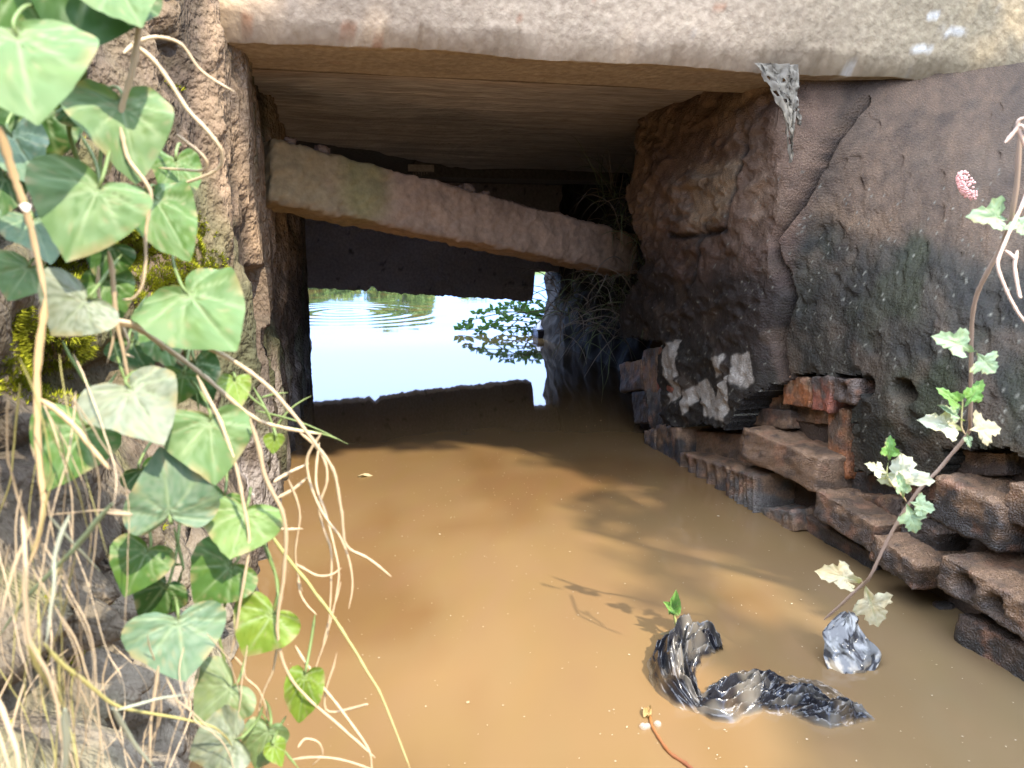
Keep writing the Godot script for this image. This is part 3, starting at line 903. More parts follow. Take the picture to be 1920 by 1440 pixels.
func crown(parent: Node3D, lumps: Array, count: int, size: float, a: Color, b: Color, open = null) -> void:
	var mm := MultiMesh.new()
	mm.transform_format = MultiMesh.TRANSFORM_3D
	mm.use_colors = true
	mm.mesh = tuft_mesh()
	mm.instance_count = count
	for k in count:
		var q = lumps[rng.randi() % lumps.size()]
		var d := Vector3(rng.randfn(), rng.randfn(), rng.randfn()).normalized() * pow(rng.randf(), 0.4)
		var p: Vector3 = q[0] + d * q[1]
		for again in 12:
			if open == null or not open.call(parent.position + p): break
			q = lumps[rng.randi() % lumps.size()]
			d = Vector3(rng.randfn(), rng.randfn(), rng.randfn()).normalized() * pow(rng.randf(), 0.4)
			p = q[0] + d * q[1]
		var bx := Basis(Vector3(rng.randf() - 0.5, rng.randf() - 0.5, rng.randf() - 0.5).normalized(), rng.randf() * TAU).scaled(Vector3.ONE * size * rng.randf_range(0.6, 1.3))
		mm.set_instance_transform(k, Transform3D(bx, p))
		mm.set_instance_color(k, a.lerp(b, rng.randf()))
	var mi := MultiMeshInstance3D.new()
	mi.name = "crown"
	mi.multimesh = mm
	mi.material_override = M.leaf
	mi.set_meta("kind", "stuff")
	parent.add_child(mi)

func build_far_bank() -> void:
	var T := [[-1.0, -34.0, 2.1, 1.8, "round green tree across the pond"], [2.6, -34.5, 2.5, 1.7, "taller pale green tree across the pond beside the round one"], [-5.5, -35.0, 2.8, 2.2, "wide dark green tree across the pond behind the streaked wall"], [6.5, -36.0, 1.1, 1.2, "low green shrub on the open far bank"], [12.0, -36.5, 1.3, 1.5, "broad low shrub at the end of the far bank"]]
	for q in T:
		var t := thing("tree", q[4], "tree", Vector3(q[0], 0.2, q[1]))
		var mb := MB.new()
		mb.tube(smooth(PackedVector3Array([Vector3(0, -0.2, 0), Vector3(0.08, q[2] * 0.3, 0), Vector3(0.0, q[2] * 0.75, 0.1)])), 0.16, 0.05, 7, L(0.09, 0.07, 0.05), L(0.09, 0.07, 0.05))
		var tr := put("trunk", mb.mesh(), M.stem, t)
		tr.position = Vector3.ZERO
		var lumps := []
		for k in 9: lumps.append([Vector3(rng.randf_range(-1, 1) * q[3] * 0.75, q[2] * rng.randf_range(0.08, 0.82), rng.randf_range(-1, 1) * q[3] * 0.5), q[3] * rng.randf_range(0.28, 0.45)])
		crown(t, lumps, 2600, 0.2, L(0.09, 0.15, 0.035), L(0.17, 0.23, 0.06))

func build_overhang() -> void:
	# the tree behind the camera whose leaves dapple the slab and the water
	var t := thing("tree", "leafy tree overhanging the canal in front of the sluice", "tree", Vector3(2.7, 1.0, 1.9))
	var mb := MB.new()
	mb.tube(smooth(PackedVector3Array([Vector3(0.5, -0.2, 0.6), Vector3(0.4, 1.2, 0.6), Vector3(0.2, 2.4, 0.7), Vector3(0.1, 4.4, 0.8)])), 0.12, 0.04, 10, L(0.12, 0.09, 0.06), L(0.12, 0.09, 0.06), 0.2)
	mb.tube(smooth(PackedVector3Array([Vector3(0.3, 2.0, 0.6), Vector3(-0.1, 2.9, 0.4), Vector3(-0.6, 3.5, -0.05)])), 0.04, 0.008, 8, L(0.12, 0.09, 0.06), L(0.12, 0.09, 0.06), 0.2)
	var tr := put("trunk", mb.mesh(), M.stem, t)
	tr.position = Vector3.ZERO
	# open where the sun reaches the middle of the water (along the slanting light)
	var gap := func(p: Vector3) -> bool:
		var x := p.x - 0.39 * p.y
		var z := p.z - 0.89 * p.y
		if z < -2.14: return false
		var edge := 0.50 + 0.10 * ff(na, x * 2.0, z * 4.0, 3.0) + 0.22 * ss(-1.3, -1.9, z) * (0.2 + ff(nb, x * 9.0, z * 9.0, 1.0))
		if Vector2(x - 0.655, z + 0.99).length() < 0.09: return true  # round hole shaped into the crown to let a sun fleck through
		return x < edge
	crown(t, [[Vector3(-1.2, 3.4, -0.25), 0.32], [Vector3(-0.7, 3.5, -0.2), 0.35], [Vector3(-0.3, 3.3, -0.2), 0.3], [Vector3(-0.35, 3.4, 0.3), 0.45], [Vector3(0.1, 3.5, 0.6), 0.6], [Vector3(-0.3, 3.2, 1.2), 0.5], [Vector3(-0.2, 3.6, 1.9), 0.55], [Vector3(0.5, 3.9, 1.2), 0.7]], 1100, 0.085, L(0.06, 0.12, 0.025), L(0.10, 0.16, 0.04), gap)
	var gap2 := func(p: Vector3) -> bool: return p.x - 0.39 * p.y < 0.72 or Vector2(p.x - 0.39 * p.y - 0.66, p.z - 0.89 * p.y + 0.99).length() < 0.13
	var h := thing("added_bush", "dense green shrub added out of view on the bank to shade the brick wall", "added_bush", Vector3(1.9, 0.75, 0.35))  # added, unseen: shades the wall, with a hole left for a sun fleck
	var hm := MB.new()
	for k in 5: hm.tube(smooth(PackedVector3Array([Vector3(0.1 * k - 0.2, -0.2, 0.05 * k), Vector3(0.22 * k - 0.45, 0.5, 0.1 * (k % 3)), Vector3(0.35 * k - 0.7, 1.2, -0.1 * (k % 2))])), 0.025, 0.01, 6, L(0.12, 0.09, 0.06), L(0.12, 0.09, 0.06))
	var ho := put("stems", hm.mesh(), M.stem, h)
	ho.position = Vector3.ZERO
	crown(h, [[Vector3(-0.25, 0.8, -0.15), 0.5], [Vector3(0.2, 0.7, -0.1), 0.5], [Vector3(-0.1, 1.25, 0.2), 0.5], [Vector3(-0.5, 1.15, 0.1), 0.4], [Vector3(-0.35, 1.0, 0.5), 0.45], [Vector3(0.3, 1.3, 0.1), 0.5], [Vector3(-0.4, 0.75, 0.7), 0.4], [Vector3(0.0, 0.5, 0.7), 0.5], [Vector3(0.5, 0.9, -0.3), 0.5]], 2600, 0.075, L(0.06, 0.12, 0.025), L(0.10, 0.16, 0.04), gap2)

# ---------------------------------------------------------------- weeds at the far end
func build_weeds() -> void:
	var t := thing("hanging_weeds", "tangle of thin olive weeds hanging behind the torn plaster edge", "weeds", Vector3(1.1, 0.3, -2.6))
	var mb := MB.new()
	var green := MB.new()
	for k in 520:
		var px := rng.randf_range(1040, 1235)
		var py := rng.randf_range(350, 640)
		if py < 520 and px < 1120 + (py - 350) * 0.3: continue
		var d := rng.randf_range(2.35, 3.0)
		var p := at(px, py, d)
		var pts := PackedVector3Array()
		var v := Vector3(rng.randf_range(-0.6, 0.35), rng.randf_range(-0.2, 0.9), rng.randf_range(-0.4, 0.5)).normalized()
		var len := rng.randf_range(0.10, 0.34)
		for s in 9:
			pts.append(p)
			p += v * len / 9.0
			v = (v + Vector3(rng.randf_range(-0.22, 0.18), -0.22 + rng.randf_range(-0.2, 0.2), rng.randf_range(-0.2, 0.2))).normalized()
		if px > 1060 and rng.randf() < 0.55:
			green.tube(pts, 0.0022, 0.0008, 3, L(0.085, 0.105, 0.045), L(0.11, 0.13, 0.055))
		else:
			mb.tube(pts, 0.0022, 0.0010, 3, L(0.14, 0.11, 0.08), L(0.20, 0.165, 0.125))
	for o in [put("dry_stems", mb.mesh(), M.straw, t), put("green_stems", green.mesh(), M.grass, t)]: o.set_meta("kind", "stuff")

	# water weed standing in the far opening
	var w := thing("water_weed", "leafy water weed leaning over the bright pond in the far opening", "plant", Vector3(1.1, 0, -4.4))
	for k in 18:
		var f := float(k) / 17.0
		var root := Vector3(lerpf(1.48, 1.66, rng.randf()), rng.randf_range(0.0, 0.10), -5.2 + rng.randf_range(-0.2, 0.25))
		var top := at(lerpf(865, 1035, pow(f, 0.8)), rng.randf_range(566, 606), 5.35 + rng.randf_range(-0.1, 0.15))
		if k % 3 == 0: top.y = maxf(0.02, top.y - 0.12)
		var mid := root.lerp(top, 0.5) + Vector3(0, rng.randf_range(-0.02, 0.09), 0)
		var pts := smooth(PackedVector3Array([root, mid, top, top + Vector3(rng.randf_range(-0.06, 0.02), rng.randf_range(-0.06, 0.03), 0)]), 5)
		var sm := MB.new()
		sm.tube(pts, 0.0045, 0.0028, 5, L(0.10, 0.12, 0.07), L(0.09, 0.16, 0.05))
		var st := put("stem", sm.mesh(), M.stem, w)
		var lm := MB.new()
		for j in 7:
			var p := pts[pts.size() - 1 - j * 2] if j * 2 < pts.size() else pts[0]
			for s in [-1, 1]:
				var o := Vector3(s * rng.randf_range(0.4, 1.0), rng.randf_range(-0.1, 0.7), rng.randf_range(-0.4, 0.6)).normalized()
				var side := o.cross(Vector3(0.1, 0.4, 1)).normalized()
				var ll := rng.randf_range(0.04, 0.07) * (1.0 if j < 5 else 0.6)
				var nn := o.cross(side).normalized()
				var q := lm.add(p, nn, L(0.08, 0.19, 0.055))
				lm.add(p + o * ll * 0.5 + side * ll * 0.28, nn, L(0.12, 0.24, 0.08))
				lm.add(p + o * ll - nn * ll * 0.2, nn, L(0.15, 0.27, 0.1))
				lm.add(p + o * ll * 0.5 - side * ll * 0.28, nn, L(0.09, 0.2, 0.06))
				lm.i.append_array([q, q + 1, q + 2, q, q + 2, q + 3])
		var lo := put("foliage", lm.mesh(), M.leaf, w)
		lo.set_meta("kind", "stuff")

	# a blue-grey box caught in the weed
	var bx := MB.new()
	var c := at(1026, 622, 5.1)
	c.y = 0.0
	bx.box(c + Vector3(-0.085, -0.02, -0.07), c + Vector3(0.10, 0.045, 0.07), L(0.06, 0.07, 0.13))
	bx.box(c + Vector3(-0.095, 0.047, -0.08), c + Vector3(0.11, 0.058, 0.08), L(0.22, 0.26, 0.40))
	bx.quad(c + Vector3(-0.095, 0.06, 0.06), c + Vector3(0.11, 0.06, 0.06), c + Vector3(0.09, 0.115, -0.06), c + Vector3(-0.05, 0.105, -0.06), L(0.20, 0.24, 0.36))
	tag(put("plastic_box", bx.mesh(), M.film), "blue grey plastic box caught among the water weed at the far opening", "box")

# ---------------------------------------------------------------- creepers over the near wall
func build_creepers() -> void:
	var sun := Vector3(0.28, 0.72, 0.64)
	var pale := L(0.10, 0.17, 0.062)
	var mid := L(0.065, 0.135, 0.028)
	var dark := L(0.035, 0.085, 0.018)  # deep green, also puts shade into the colour of leaves behind others
	var yel := L(0.13, 0.20, 0.025)
	var blue := L(0.085, 0.15, 0.085)
	var white := L(0.14, 0.165, 0.11)
	var t := thing("heart_leaf_creeper", "creeper with pale green heart-shaped leaves hanging over the mossy wall", "creeper", at(200, 600, 0.5))
	# notch, tip, width in pixels, depth at notch and tip, tone, fold, droop, spots
	var V := [
		[30, 60, 62, 207, 290, 0.37, 0.35, pale, 0.12, 0.1, 0.0], [40, -40, -40, 100, 240, 0.40, 0.40, mid, 0.1, 0.1, 0.0], [180, -60, 130, 90, 260, 0.42, 0.40, dark, 0.15, 0.1, 0.0], [215, -40, 262, 40, 150, 0.41, 0.40, pale, 0.2, 0.2, 0.0],
		[228, 190, 258, 328, 185, 0.45, 0.44, pale, 0.16, 0.15, 0.05], [150, 190, 195, 232, 105, 0.455, 0.46, dark, 0.2, 0.1, 0.0], [187, 348, 126, 480, 208, 0.42, 0.40, pale, 0.14, 0.14, 0.0], [288, 368, 356, 480, 140, 0.49, 0.48, mid, 0.12, 0.15, 0.05],
		[85, 200, 28, 335, 150, 0.50, 0.50, dark, 0.1, 0.1, 0.0], [20, 250, 75, 338, 120, 0.47, 0.45, blue, 0.1, 0.1, 0.1], [60, 410, 95, 492, 110, 0.47, 0.45, blue, 0.1, 0.1, 0.1], [55, 500, 12, 560, 110, 0.46, 0.45, pale, 0.1, 0.1, 0.0], [10, 330, -20, 420, 90, 0.47, 0.45, dark, 0.1, 0.1, 0.0],
		[165, 560, 95, 628, 150, 0.43, 0.42, white, 0.25, 0.2, 0.75], [350, 548, 441, 656, 195, 0.48, 0.46, pale, 0.10, 0.12, 0.0], [205, 520, 225, 600, 90, 0.50, 0.50, mid, 0.1, 0.1, 0.0], [300, 620, 325, 690, 90, 0.52, 0.50, mid, 0.15, 0.1, 0.0],
		[243, 726, 304, 826, 172, 0.45, 0.435, white, 0.08, 0.10, 0.45], [365, 680, 392, 765, 90, 0.53, 0.52, dark, 0.1, 0.1, 0.0], [440, 712, 452, 762, 60, 0.53, 0.52, yel, 0.2, 0.1, 0.0],
		[160, 800, 88, 920, 150, 0.47, 0.45, mid, 0.10, 0.12, 0.0], [392, 786, 405, 908, 165, 0.48, 0.47, pale, 0.08, 0.12, 0.0], [318, 968, 305, 848, 165, 0.47, 0.46, blue, 0.22, 0.25, 0.25], [462, 955, 432, 1048, 160, 0.51, 0.49, L(0.115, 0.19, 0.05), 0.1, 0.12, 0.0],
		[278, 1030, 232, 1122, 112, 0.50, 0.49, mid, 0.10, 0.1, 0.0], [312, 1095, 262, 1160, 110, 0.53, 0.53, dark, 0.12, 0.1, 0.0], [437, 1058, 358, 1132, 135, 0.52, 0.51, mid, 0.1, 0.15, 0.0], [334, 1160, 350, 1278, 180, 0.48, 0.47, blue, 0.1, 0.1, 0.15],
		[513, 1148, 455, 1236, 128, 0.53, 0.52, yel, 0.16, 0.12, 0.0], [438, 1284, 362, 1352, 135, 0.52, 0.51, L(0.13, 0.18, 0.075), 0.14, 0.15, 0.2], [445, 1385, 345, 1425, 120, 0.50, 0.50, white, 0.12, 0.15, 0.5], [505, 1365, 478, 1450, 85, 0.53, 0.53, L(0.12, 0.18, 0.07), 0.1, 0.1, 0.1], [512, 1395, 530, 1438, 42, 0.52, 0.52, yel, 0.2, 0.1, 0.0],
		[572, 1262, 560, 1362, 74, 0.55, 0.55, yel, 0.5, 0.1, 0.0], [515, 818, 512, 852, 38, 0.56, 0.56, yel, 0.3, 0.1, 0.0], [345, 700, 335, 760, 80, 0.50, 0.5, mid, 0.2, 0.1, 0.0], [210, 460, 180, 520, 100, 0.49, 0.49, dark, 0.1, 0.1, 0.0], [265, 880, 300, 930, 80, 0.54, 0.54, dark, 0.1, 0.1, 0.0],
		[420, 930, 390, 1000, 95, 0.55, 0.55, mid, 0.1, 0.1, 0.0], [60, 120, 120, 220, 130, 0.52, 0.52, dark, 0.1, 0.1, 0.0], [330, 300, 345, 390, 90, 0.53, 0.52, mid, 0.1, 0.1, 0.0], [245, 640, 280, 700, 100, 0.53, 0.53, dark, 0.1, 0.1, 0.0],
	]
	var sd := 0.3
	for q in V:
		sd += 1.71
		var b := at(q[0], q[1], q[5])
		var e := at(q[2], q[3], q[6])
		var toward := (cam_xf.origin - b).normalized()
		var face := (toward * 1.15 + sun * 0.75 + Vector3(rng.randf_range(-0.25, 0.25), rng.randf_range(-0.2, 0.2), 0)).normalized()
		put("leaf", leaf("heart", b, e, q[4] / F * q[5], face, q[7], q[8], q[9], sd, q[10]), M.leaf, t)
		var pt := MB.new()
		var back := Vector3(rng.randf_range(-0.012, 0.012), rng.randf_range(0.0, 0.03), -0.02)
		pt.tube(smooth(PackedVector3Array([b + (e - b) * 0.03, b + (b - e) * 0.12 + face * 0.004, b + (b - e) * 0.2 + back * 0.6 - face * 0.006, b + back * 1.5 + (b - e) * 0.1 - face * 0.03])), 0.0009, 0.0012, 6, L(0.16, 0.22, 0.08), L(0.12, 0.16, 0.05))
		put("petiole", pt.mesh(), M.stem, t)
	# living stems and petioles
	var S := [
		[0.5, 0.5, 0.0016, 195, 255, 187, 300, 187, 348], [0.48, 0.45, 0.0013, 150, 250, 178, 310, 186, 350], [0.52, 0.52, 0.0015, 345, 640, 358, 700, 372, 770], [0.5, 0.48, 0.0012, 205, 590, 210, 650, 240, 726], [0.53, 0.52, 0.0013, 325, 990, 338, 1040, 345, 1070],
		[0.55, 0.53, 0.0012, 280, 1030, 310, 1055, 345, 1060], [0.5, 0.48, 0.0013, 115, 640, 150, 700, 175, 735], [0.54, 0.54, 0.0012, 425, 1250, 412, 1180, 430, 1110, 437, 1058], [0.54, 0.53, 0.0012, 490, 1340, 530, 1400, 560, 1440], [0.55, 0.55, 0.0012, 512, 1148, 520, 1100, 500, 1040, 462, 955],
		[0.56, 0.56, 0.001, 515, 818, 500, 770, 470, 745, 440, 712], [0.55, 0.55, 0.0012, 335, 1160, 330, 1120, 345, 1060], [0.44, 0.5, 0.0016, 160, 130, 140, 190, 130, 250, 150, 310, 175, 380, 190, 450, 205, 520],
	]
	for q in S:
		var mb := MB.new()
		var px: Array = q.slice(3)
		mb.tube(path(px, q[0], q[1]), q[2], q[2] * 0.8, 6, L(0.11, 0.15, 0.04), L(0.12, 0.17, 0.05), 0.1, q[3])
		put("stem", mb.mesh(), M.stem, t)

	var st0 := L(0.36, 0.265, 0.16)
	var st1 := L(0.48, 0.37, 0.24)
	var D := {
		"bundle": ["dry_creeper", "bundle of bare tan creeper stems arching out from the wall over the water", "creeper", [
			[0.46, 0.55, 0.0030, 192, 600, 250, 612, 310, 650, 390, 712, 470, 782, 530, 802, 603, 814], [0.45, 0.58, 0.0024, 196, 598, 260, 608, 330, 628, 420, 668, 500, 722, 555, 785, 592, 835, 625, 885, 640, 960, 652, 1020, 690, 1046, 735, 1080],
			[0.56, 0.57, 0.0018, 560, 812, 596, 850, 612, 900, 600, 960, 622, 1050, 618, 1150, 605, 1222], [0.55, 0.57, 0.0018, 604, 812, 575, 870, 600, 950, 640, 1010, 660, 1080, 656, 1142], [0.47, 0.53, 0.0022, 372, 702, 415, 790, 448, 900, 465, 1000, 456, 1100, 444, 1172, 430, 1230],
			[0.48, 0.56, 0.0024, 470, 785, 500, 900, 535, 985, 532, 1090, 520, 1190, 545, 1270, 610, 1340, 705, 1420], [0.54, 0.58, 0.0020, 500, 992, 560, 1068, 622, 1150, 690, 1260, 732, 1345, 775, 1450], [0.55, 0.56, 0.0022, 515, 902, 548, 882, 580, 868], [0.55, 0.56, 0.0024, 520, 935, 552, 918, 578, 896],
			[0.55, 0.56, 0.0022, 498, 985, 530, 992, 566, 991], [0.55, 0.56, 0.0016, 552, 1056, 590, 1078, 620, 1077, 640, 1064], [0.56, 0.56, 0.0014, 558, 1080, 562, 1112, 576, 1136, 593, 1154], [0.56, 0.56, 0.0016, 596, 830, 590, 900, 612, 970, 632, 1060, 628, 1130], [0.55, 0.57, 0.0016, 540, 900, 560, 960, 552, 1040, 568, 1110],
			[0.53, 0.55, 0.0014, 437, 1230, 455, 1250, 462, 1270, 485, 1290, 498, 1320, 502, 1350], [0.55, 0.57, 0.0018, 555, 1210, 590, 1270, 640, 1330, 690, 1400, 700, 1450], [0.56, 0.57, 0.0014, 630, 1225, 610, 1330, 690, 1320, 640, 1335], [0.56, 0.58, 0.0013, 560, 1402, 575, 1385, 600, 1392, 605, 1415, 585, 1435],
			[0.56, 0.57, 0.0016, 545, 1425, 600, 1420, 660, 1428, 720, 1450], [0.54, 0.56, 0.0015, 530, 1180, 510, 1260, 490, 1320, 480, 1450], [0.57, 0.58, 0.0013, 640, 1090, 610, 1200, 570, 1300], [0.50, 0.52, 0.0020, 285, 620, 300, 650, 318, 668, 345, 690]]],
		"tendrils": ["dry_tendril", "pale looping tendrils above the heart-shaped leaves beside the front slab", "creeper", [
			[0.5, 0.55, 0.0024, 232, 100, 262, 78, 300, 70, 342, 84, 378, 132, 442, 172], [0.47, 0.52, 0.0024, 245, 78, 300, 125, 352, 205, 402, 262, 416, 292, 405, 318, 352, 340, 290, 358], [0.5, 0.52, 0.0020, 330, 250, 372, 282, 390, 304, 380, 320, 345, 318, 298, 314],
			[0.44, 0.46, 0.0020, 225, 240, 242, 295, 275, 340, 286, 372, 276, 425, 270, 520, 252, 558, 230, 562], [0.43, 0.46, 0.0034, 268, -20, 250, 110, 228, 190, 216, 260, 205, 330], [0.44, 0.47, 0.0026, 205, 470, 215, 540, 222, 600, 232, 660, 240, 715], [0.44, 0.44, 0.0020, 70, 505, 110, 540, 150, 560, 200, 590],
			[0.45, 0.47, 0.0018, 185, 500, 190, 560, 214, 622, 205, 680], [0.5, 0.5, 0.0018, 215, 580, 240, 640, 232, 660, 250, 670]]],
		"reed": ["dry_reed", "long orange tan reed stalk with a white node, standing before the creeper leaves", "reed", [
			[0.36, 0.40, 0.0036, 0, 235, 22, 310, 45, 385, 62, 460, 85, 560], [0.40, 0.42, 0.0034, 85, 560, 74, 700, 75, 850, 86, 960, 55, 1060], [0.38, 0.38, 0.0052, 46, 380, 50, 396], [0.39, 0.40, 0.0026, 78, 750, 130, 790, 180, 850, 205, 880]]],
	}
	for key in D:
		var q: Array = D[key]
		var o := thing(q[0], q[1], q[2], at(q[3][0][3], q[3][0][4], 0.5))
		var k := 0
		for s in q[3]:
			k += 1
			var mb := MB.new()
			var c0 := st0.lerp(st1, fmod(k * 0.37, 1.0))
			if key == "reed": c0 = L(0.44, 0.30, 0.15)
			if s[3] == 500 and s[4] == 992: c0 = L(0.30, 0.30, 0.10)
			if key == "reed" and k == 3: c0 = L(0.75, 0.68, 0.6)
			var px: Array = s.slice(3)
			mb.tube(path(px, s[0], s[1], 7), s[2] * 0.66, s[2] * 0.36, 7, c0, c0.lerp(st1, 0.4), 0.22, k * 1.3)
			put("stalk", mb.mesh(), M.straw, o)

	# straw clump low on the wall
	var cl := thing("straw_clump", "tangled clump of dry grass straws on the stones below the creeper", "dry grass", at(80, 1200, 0.42))
	var G := [
		[0.36, 0.44, 0.0028, 212, 945, 140, 1030, 60, 1112, 0, 1190, 1], [0.40, 0.46, 0.0018, 96, 968, 150, 1030, 190, 1070, 2], [0.36, 0.36, 0.0022, 128, 965, 98, 1040, 95, 1110, 80, 1210, 2], [0.35, 0.40, 0.0026, 45, 1060, 55, 1200, 105, 1290, 122, 1450, 0], [0.38, 0.5, 0.0022, 80, 1205, 150, 1270, 215, 1322, 300, 1342, 400, 1362, 440, 1400, 3],
		[0.36, 0.42, 0.0026, 52, 1210, 90, 1280, 118, 1318, 3], [0.35, 0.38, 0.0042, 122, 1330, 126, 1390, 124, 1450, 2], [0.40, 0.46, 0.0016, 200, 960, 250, 965, 200, 955, 82, 964, 0], [0.38, 0.38, 0.0022, 60, 990, 20, 1080, 0, 1160, 0], [0.36, 0.36, 0.0024, 40, 968, 48, 1060, 50, 1140, 0],
		[0.38, 0.44, 0.0030, 210, 1330, 240, 1380, 290, 1440, 2], [0.37, 0.37, 0.0022, 0, 1370, 20, 1450, 0], [0.36, 0.36, 0.0030, -5, 1300, 25, 1400, 35, 1450, 0], [0.42, 0.46, 0.0018, 220, 1330, 290, 1310, 350, 1302, 2], [0.45, 0.47, 0.0024, 296, 1250, 288, 1330, 280, 1440, 0], [0.46, 0.48, 0.0014, 310, 1270, 335, 1330, 345, 1350, 0],
	]
	for k in 48:
		var x := rng.randf_range(-20, 150)
		var y := rng.randf_range(540, 1350)
		var dx := rng.randf_range(-90, 110)
		var bend := rng.randf_range(-45, 45)
		G.append([rng.randf_range(0.36, 0.46), rng.randf_range(0.38, 0.5), rng.randf_range(0.0005, 0.0012), x, y, x + dx * 0.3 + bend * 0.7, y + 90, x + dx * 0.7 + bend, y + 210, x + dx, y + rng.randf_range(260, 480), 0 if rng.randf() < 0.7 else 3])
	for k in 22:
		var x := rng.randf_range(120, 470)
		var y := rng.randf_range(1180, 1400)
		var dx := rng.randf_range(-150, 130)
		var bend := rng.randf_range(-50, 50)
		G.append([rng.randf_range(0.44, 0.55), rng.randf_range(0.46, 0.56), rng.randf_range(0.0006, 0.0011), x, y, x + dx * 0.3 + bend, y + 60, x + dx * 0.7 + bend, y + 140, x + dx, y + rng.randf_range(160, 320), 0])
	var tones := [st1, L(0.20, 0.25, 0.14), L(0.34, 0.36, 0.27), L(0.36, 0.32, 0.12)]
	var k2 := 0
	for q in G:
		k2 += 1
		var mb := MB.new()
		var c: Color = tones[q[-1]]
		mb.tube(path(q.slice(3, q.size() - 1), q[0], q[1], 6), q[2] * 0.55, q[2] * 0.28, 6, c, c * 0.85, 0.12, k2)
		put("stalk", mb.mesh(), M.straw, cl)
	# young grass blades at the foot of the wall
	var gb := thing("grass_blades", "few thin green grass blades reaching over the water beside the arching stems", "grass", at(520, 790, 0.6))
	for q in [[480, 770, 560, 790, 652, 832], [500, 830, 545, 770, 585, 742], [520, 800, 600, 812, 640, 826], [490, 745, 515, 738, 540, 736]]:
		var mb := MB.new()
		mb.tube(path(q, 0.6, 0.62), 0.0011, 0.0005, 5, L(0.10, 0.15, 0.04), L(0.16, 0.2, 0.07))
		put("blade", mb.mesh(), M.grass, gb)

# ---------------------------------------------------------------- the trailing vine before the brick wall
func build_trailing_vine() -> void:
	var t := thing("trailing_vine", "thin trailing vine with paired pale lobed leaves reaching down to the water", "vine", at(1820, 700, 0.72))
	var bark := L(0.26, 0.19, 0.14)
	var mb := MB.new()
	mb.tube(path([1912, 236, 1903, 370, 1882, 450, 1850, 510, 1830, 560, 1824, 620, 1822, 700, 1818, 780, 1812, 815, 1765, 872, 1705, 942, 1660, 1020, 1632, 1078, 1616, 1096, 1575, 1135, 1546, 1162], 0.66, 0.95, 6), 0.0024, 0.0017, 7, bark, L(0.33, 0.24, 0.19), 0.15, 2.0)
	put("stem", mb.mesh(), M.stem, t)
	var cream := L(0.42, 0.37, 0.24)
	var white := L(0.46, 0.47, 0.36)
	var pale := L(0.22, 0.31, 0.20)
	var green := L(0.12, 0.25, 0.06)
	var sun := Vector3(0.28, 0.72, 0.64)
	var V := [
		[1828, 660, 1760, 624, 58, 0.74, pale], [1830, 662, 1868, 698, 60, 0.74, pale], [1806, 768, 1768, 728, 34, 0.75, green], [1808, 764, 1846, 712, 34, 0.75, green], [1806, 790, 1765, 758, 30, 0.76, pale], [1808, 808, 1736, 782, 62, 0.77, white], [1812, 808, 1880, 800, 66, 0.77, cream], [1812, 812, 1820, 838, 14, 0.77, pale],
		[1666, 866, 1672, 820, 32, 0.80, green], [1664, 890, 1626, 868, 30, 0.80, white], [1690, 930, 1692, 852, 88, 0.82, white], [1694, 936, 1690, 888, 26, 0.81, pale], [1702, 942, 1755, 955, 44, 0.82, pale], [1700, 944, 1722, 1000, 52, 0.82, pale],
		[1616, 1092, 1538, 1066, 58, 0.88, cream], [1620, 1098, 1652, 1178, 76, 0.88, cream], [1896, 412, 1826, 400, 62, 0.69, pale], [1900, 400, 1930, 440, 60, 0.68, pale],
	]
	var sd := 5.0
	for q in V:
		sd += 1.13
		var b := at(q[0], q[1], q[5])
		var e := at(q[2], q[3], q[5] - 0.008)
		var face := ((cam_xf.origin - b).normalized() + sun * 0.8 + Vector3(rng.randf_range(-0.3, 0.3), rng.randf_range(-0.2, 0.3), 0)).normalized()
		put("leaf", leaf("lobed", b, e, q[4] / F * q[5] * 1.1, face, q[6], 0.25, 0.2, sd), M.leaf, t)
	for q in [[1690, 930, 1678, 915, 1664, 890, 1666, 866, 0.81], [1812, 815, 1804, 800, 1806, 768, 1808, 745, 0.765], [1616, 1096, 1612, 1085, 1600, 1082, 1590, 1080, 0.885], [1700, 940, 1690, 925, 1670, 905, 1660, 890, 0.815]]:
		var pm := MB.new()
		pm.tube(path(q.slice(0, 8), q[8], q[8], 4), 0.0010, 0.0007, 5, L(0.36, 0.26, 0.16), L(0.25, 0.3, 0.12))
		put("petiole", pm.mesh(), M.stem, t)
	var h := thing("dry_hook_stem", "bare pinkish dry stem hooked beside the upper end of the trailing vine", "stem", at(1900, 400, 0.64))
	for q in [[1884, 268, 1900, 248, 1914, 236, 1935, 262], [1935, 340, 1912, 395, 1882, 460, 1870, 500, 1890, 545, 1912, 590, 1935, 620], [1905, 470, 1898, 500, 1908, 550, 1912, 560], [1882, 470, 1896, 480, 1905, 488], [1935, 300, 1905, 235, 1925, 220]]:
		var pm := MB.new()
		pm.tube(path(q, 0.64, 0.63, 6), 0.0018, 0.0012, 6, L(0.55, 0.40, 0.32), L(0.5, 0.38, 0.3), 0.15)
		put("stalk", pm.mesh(), M.straw, h)

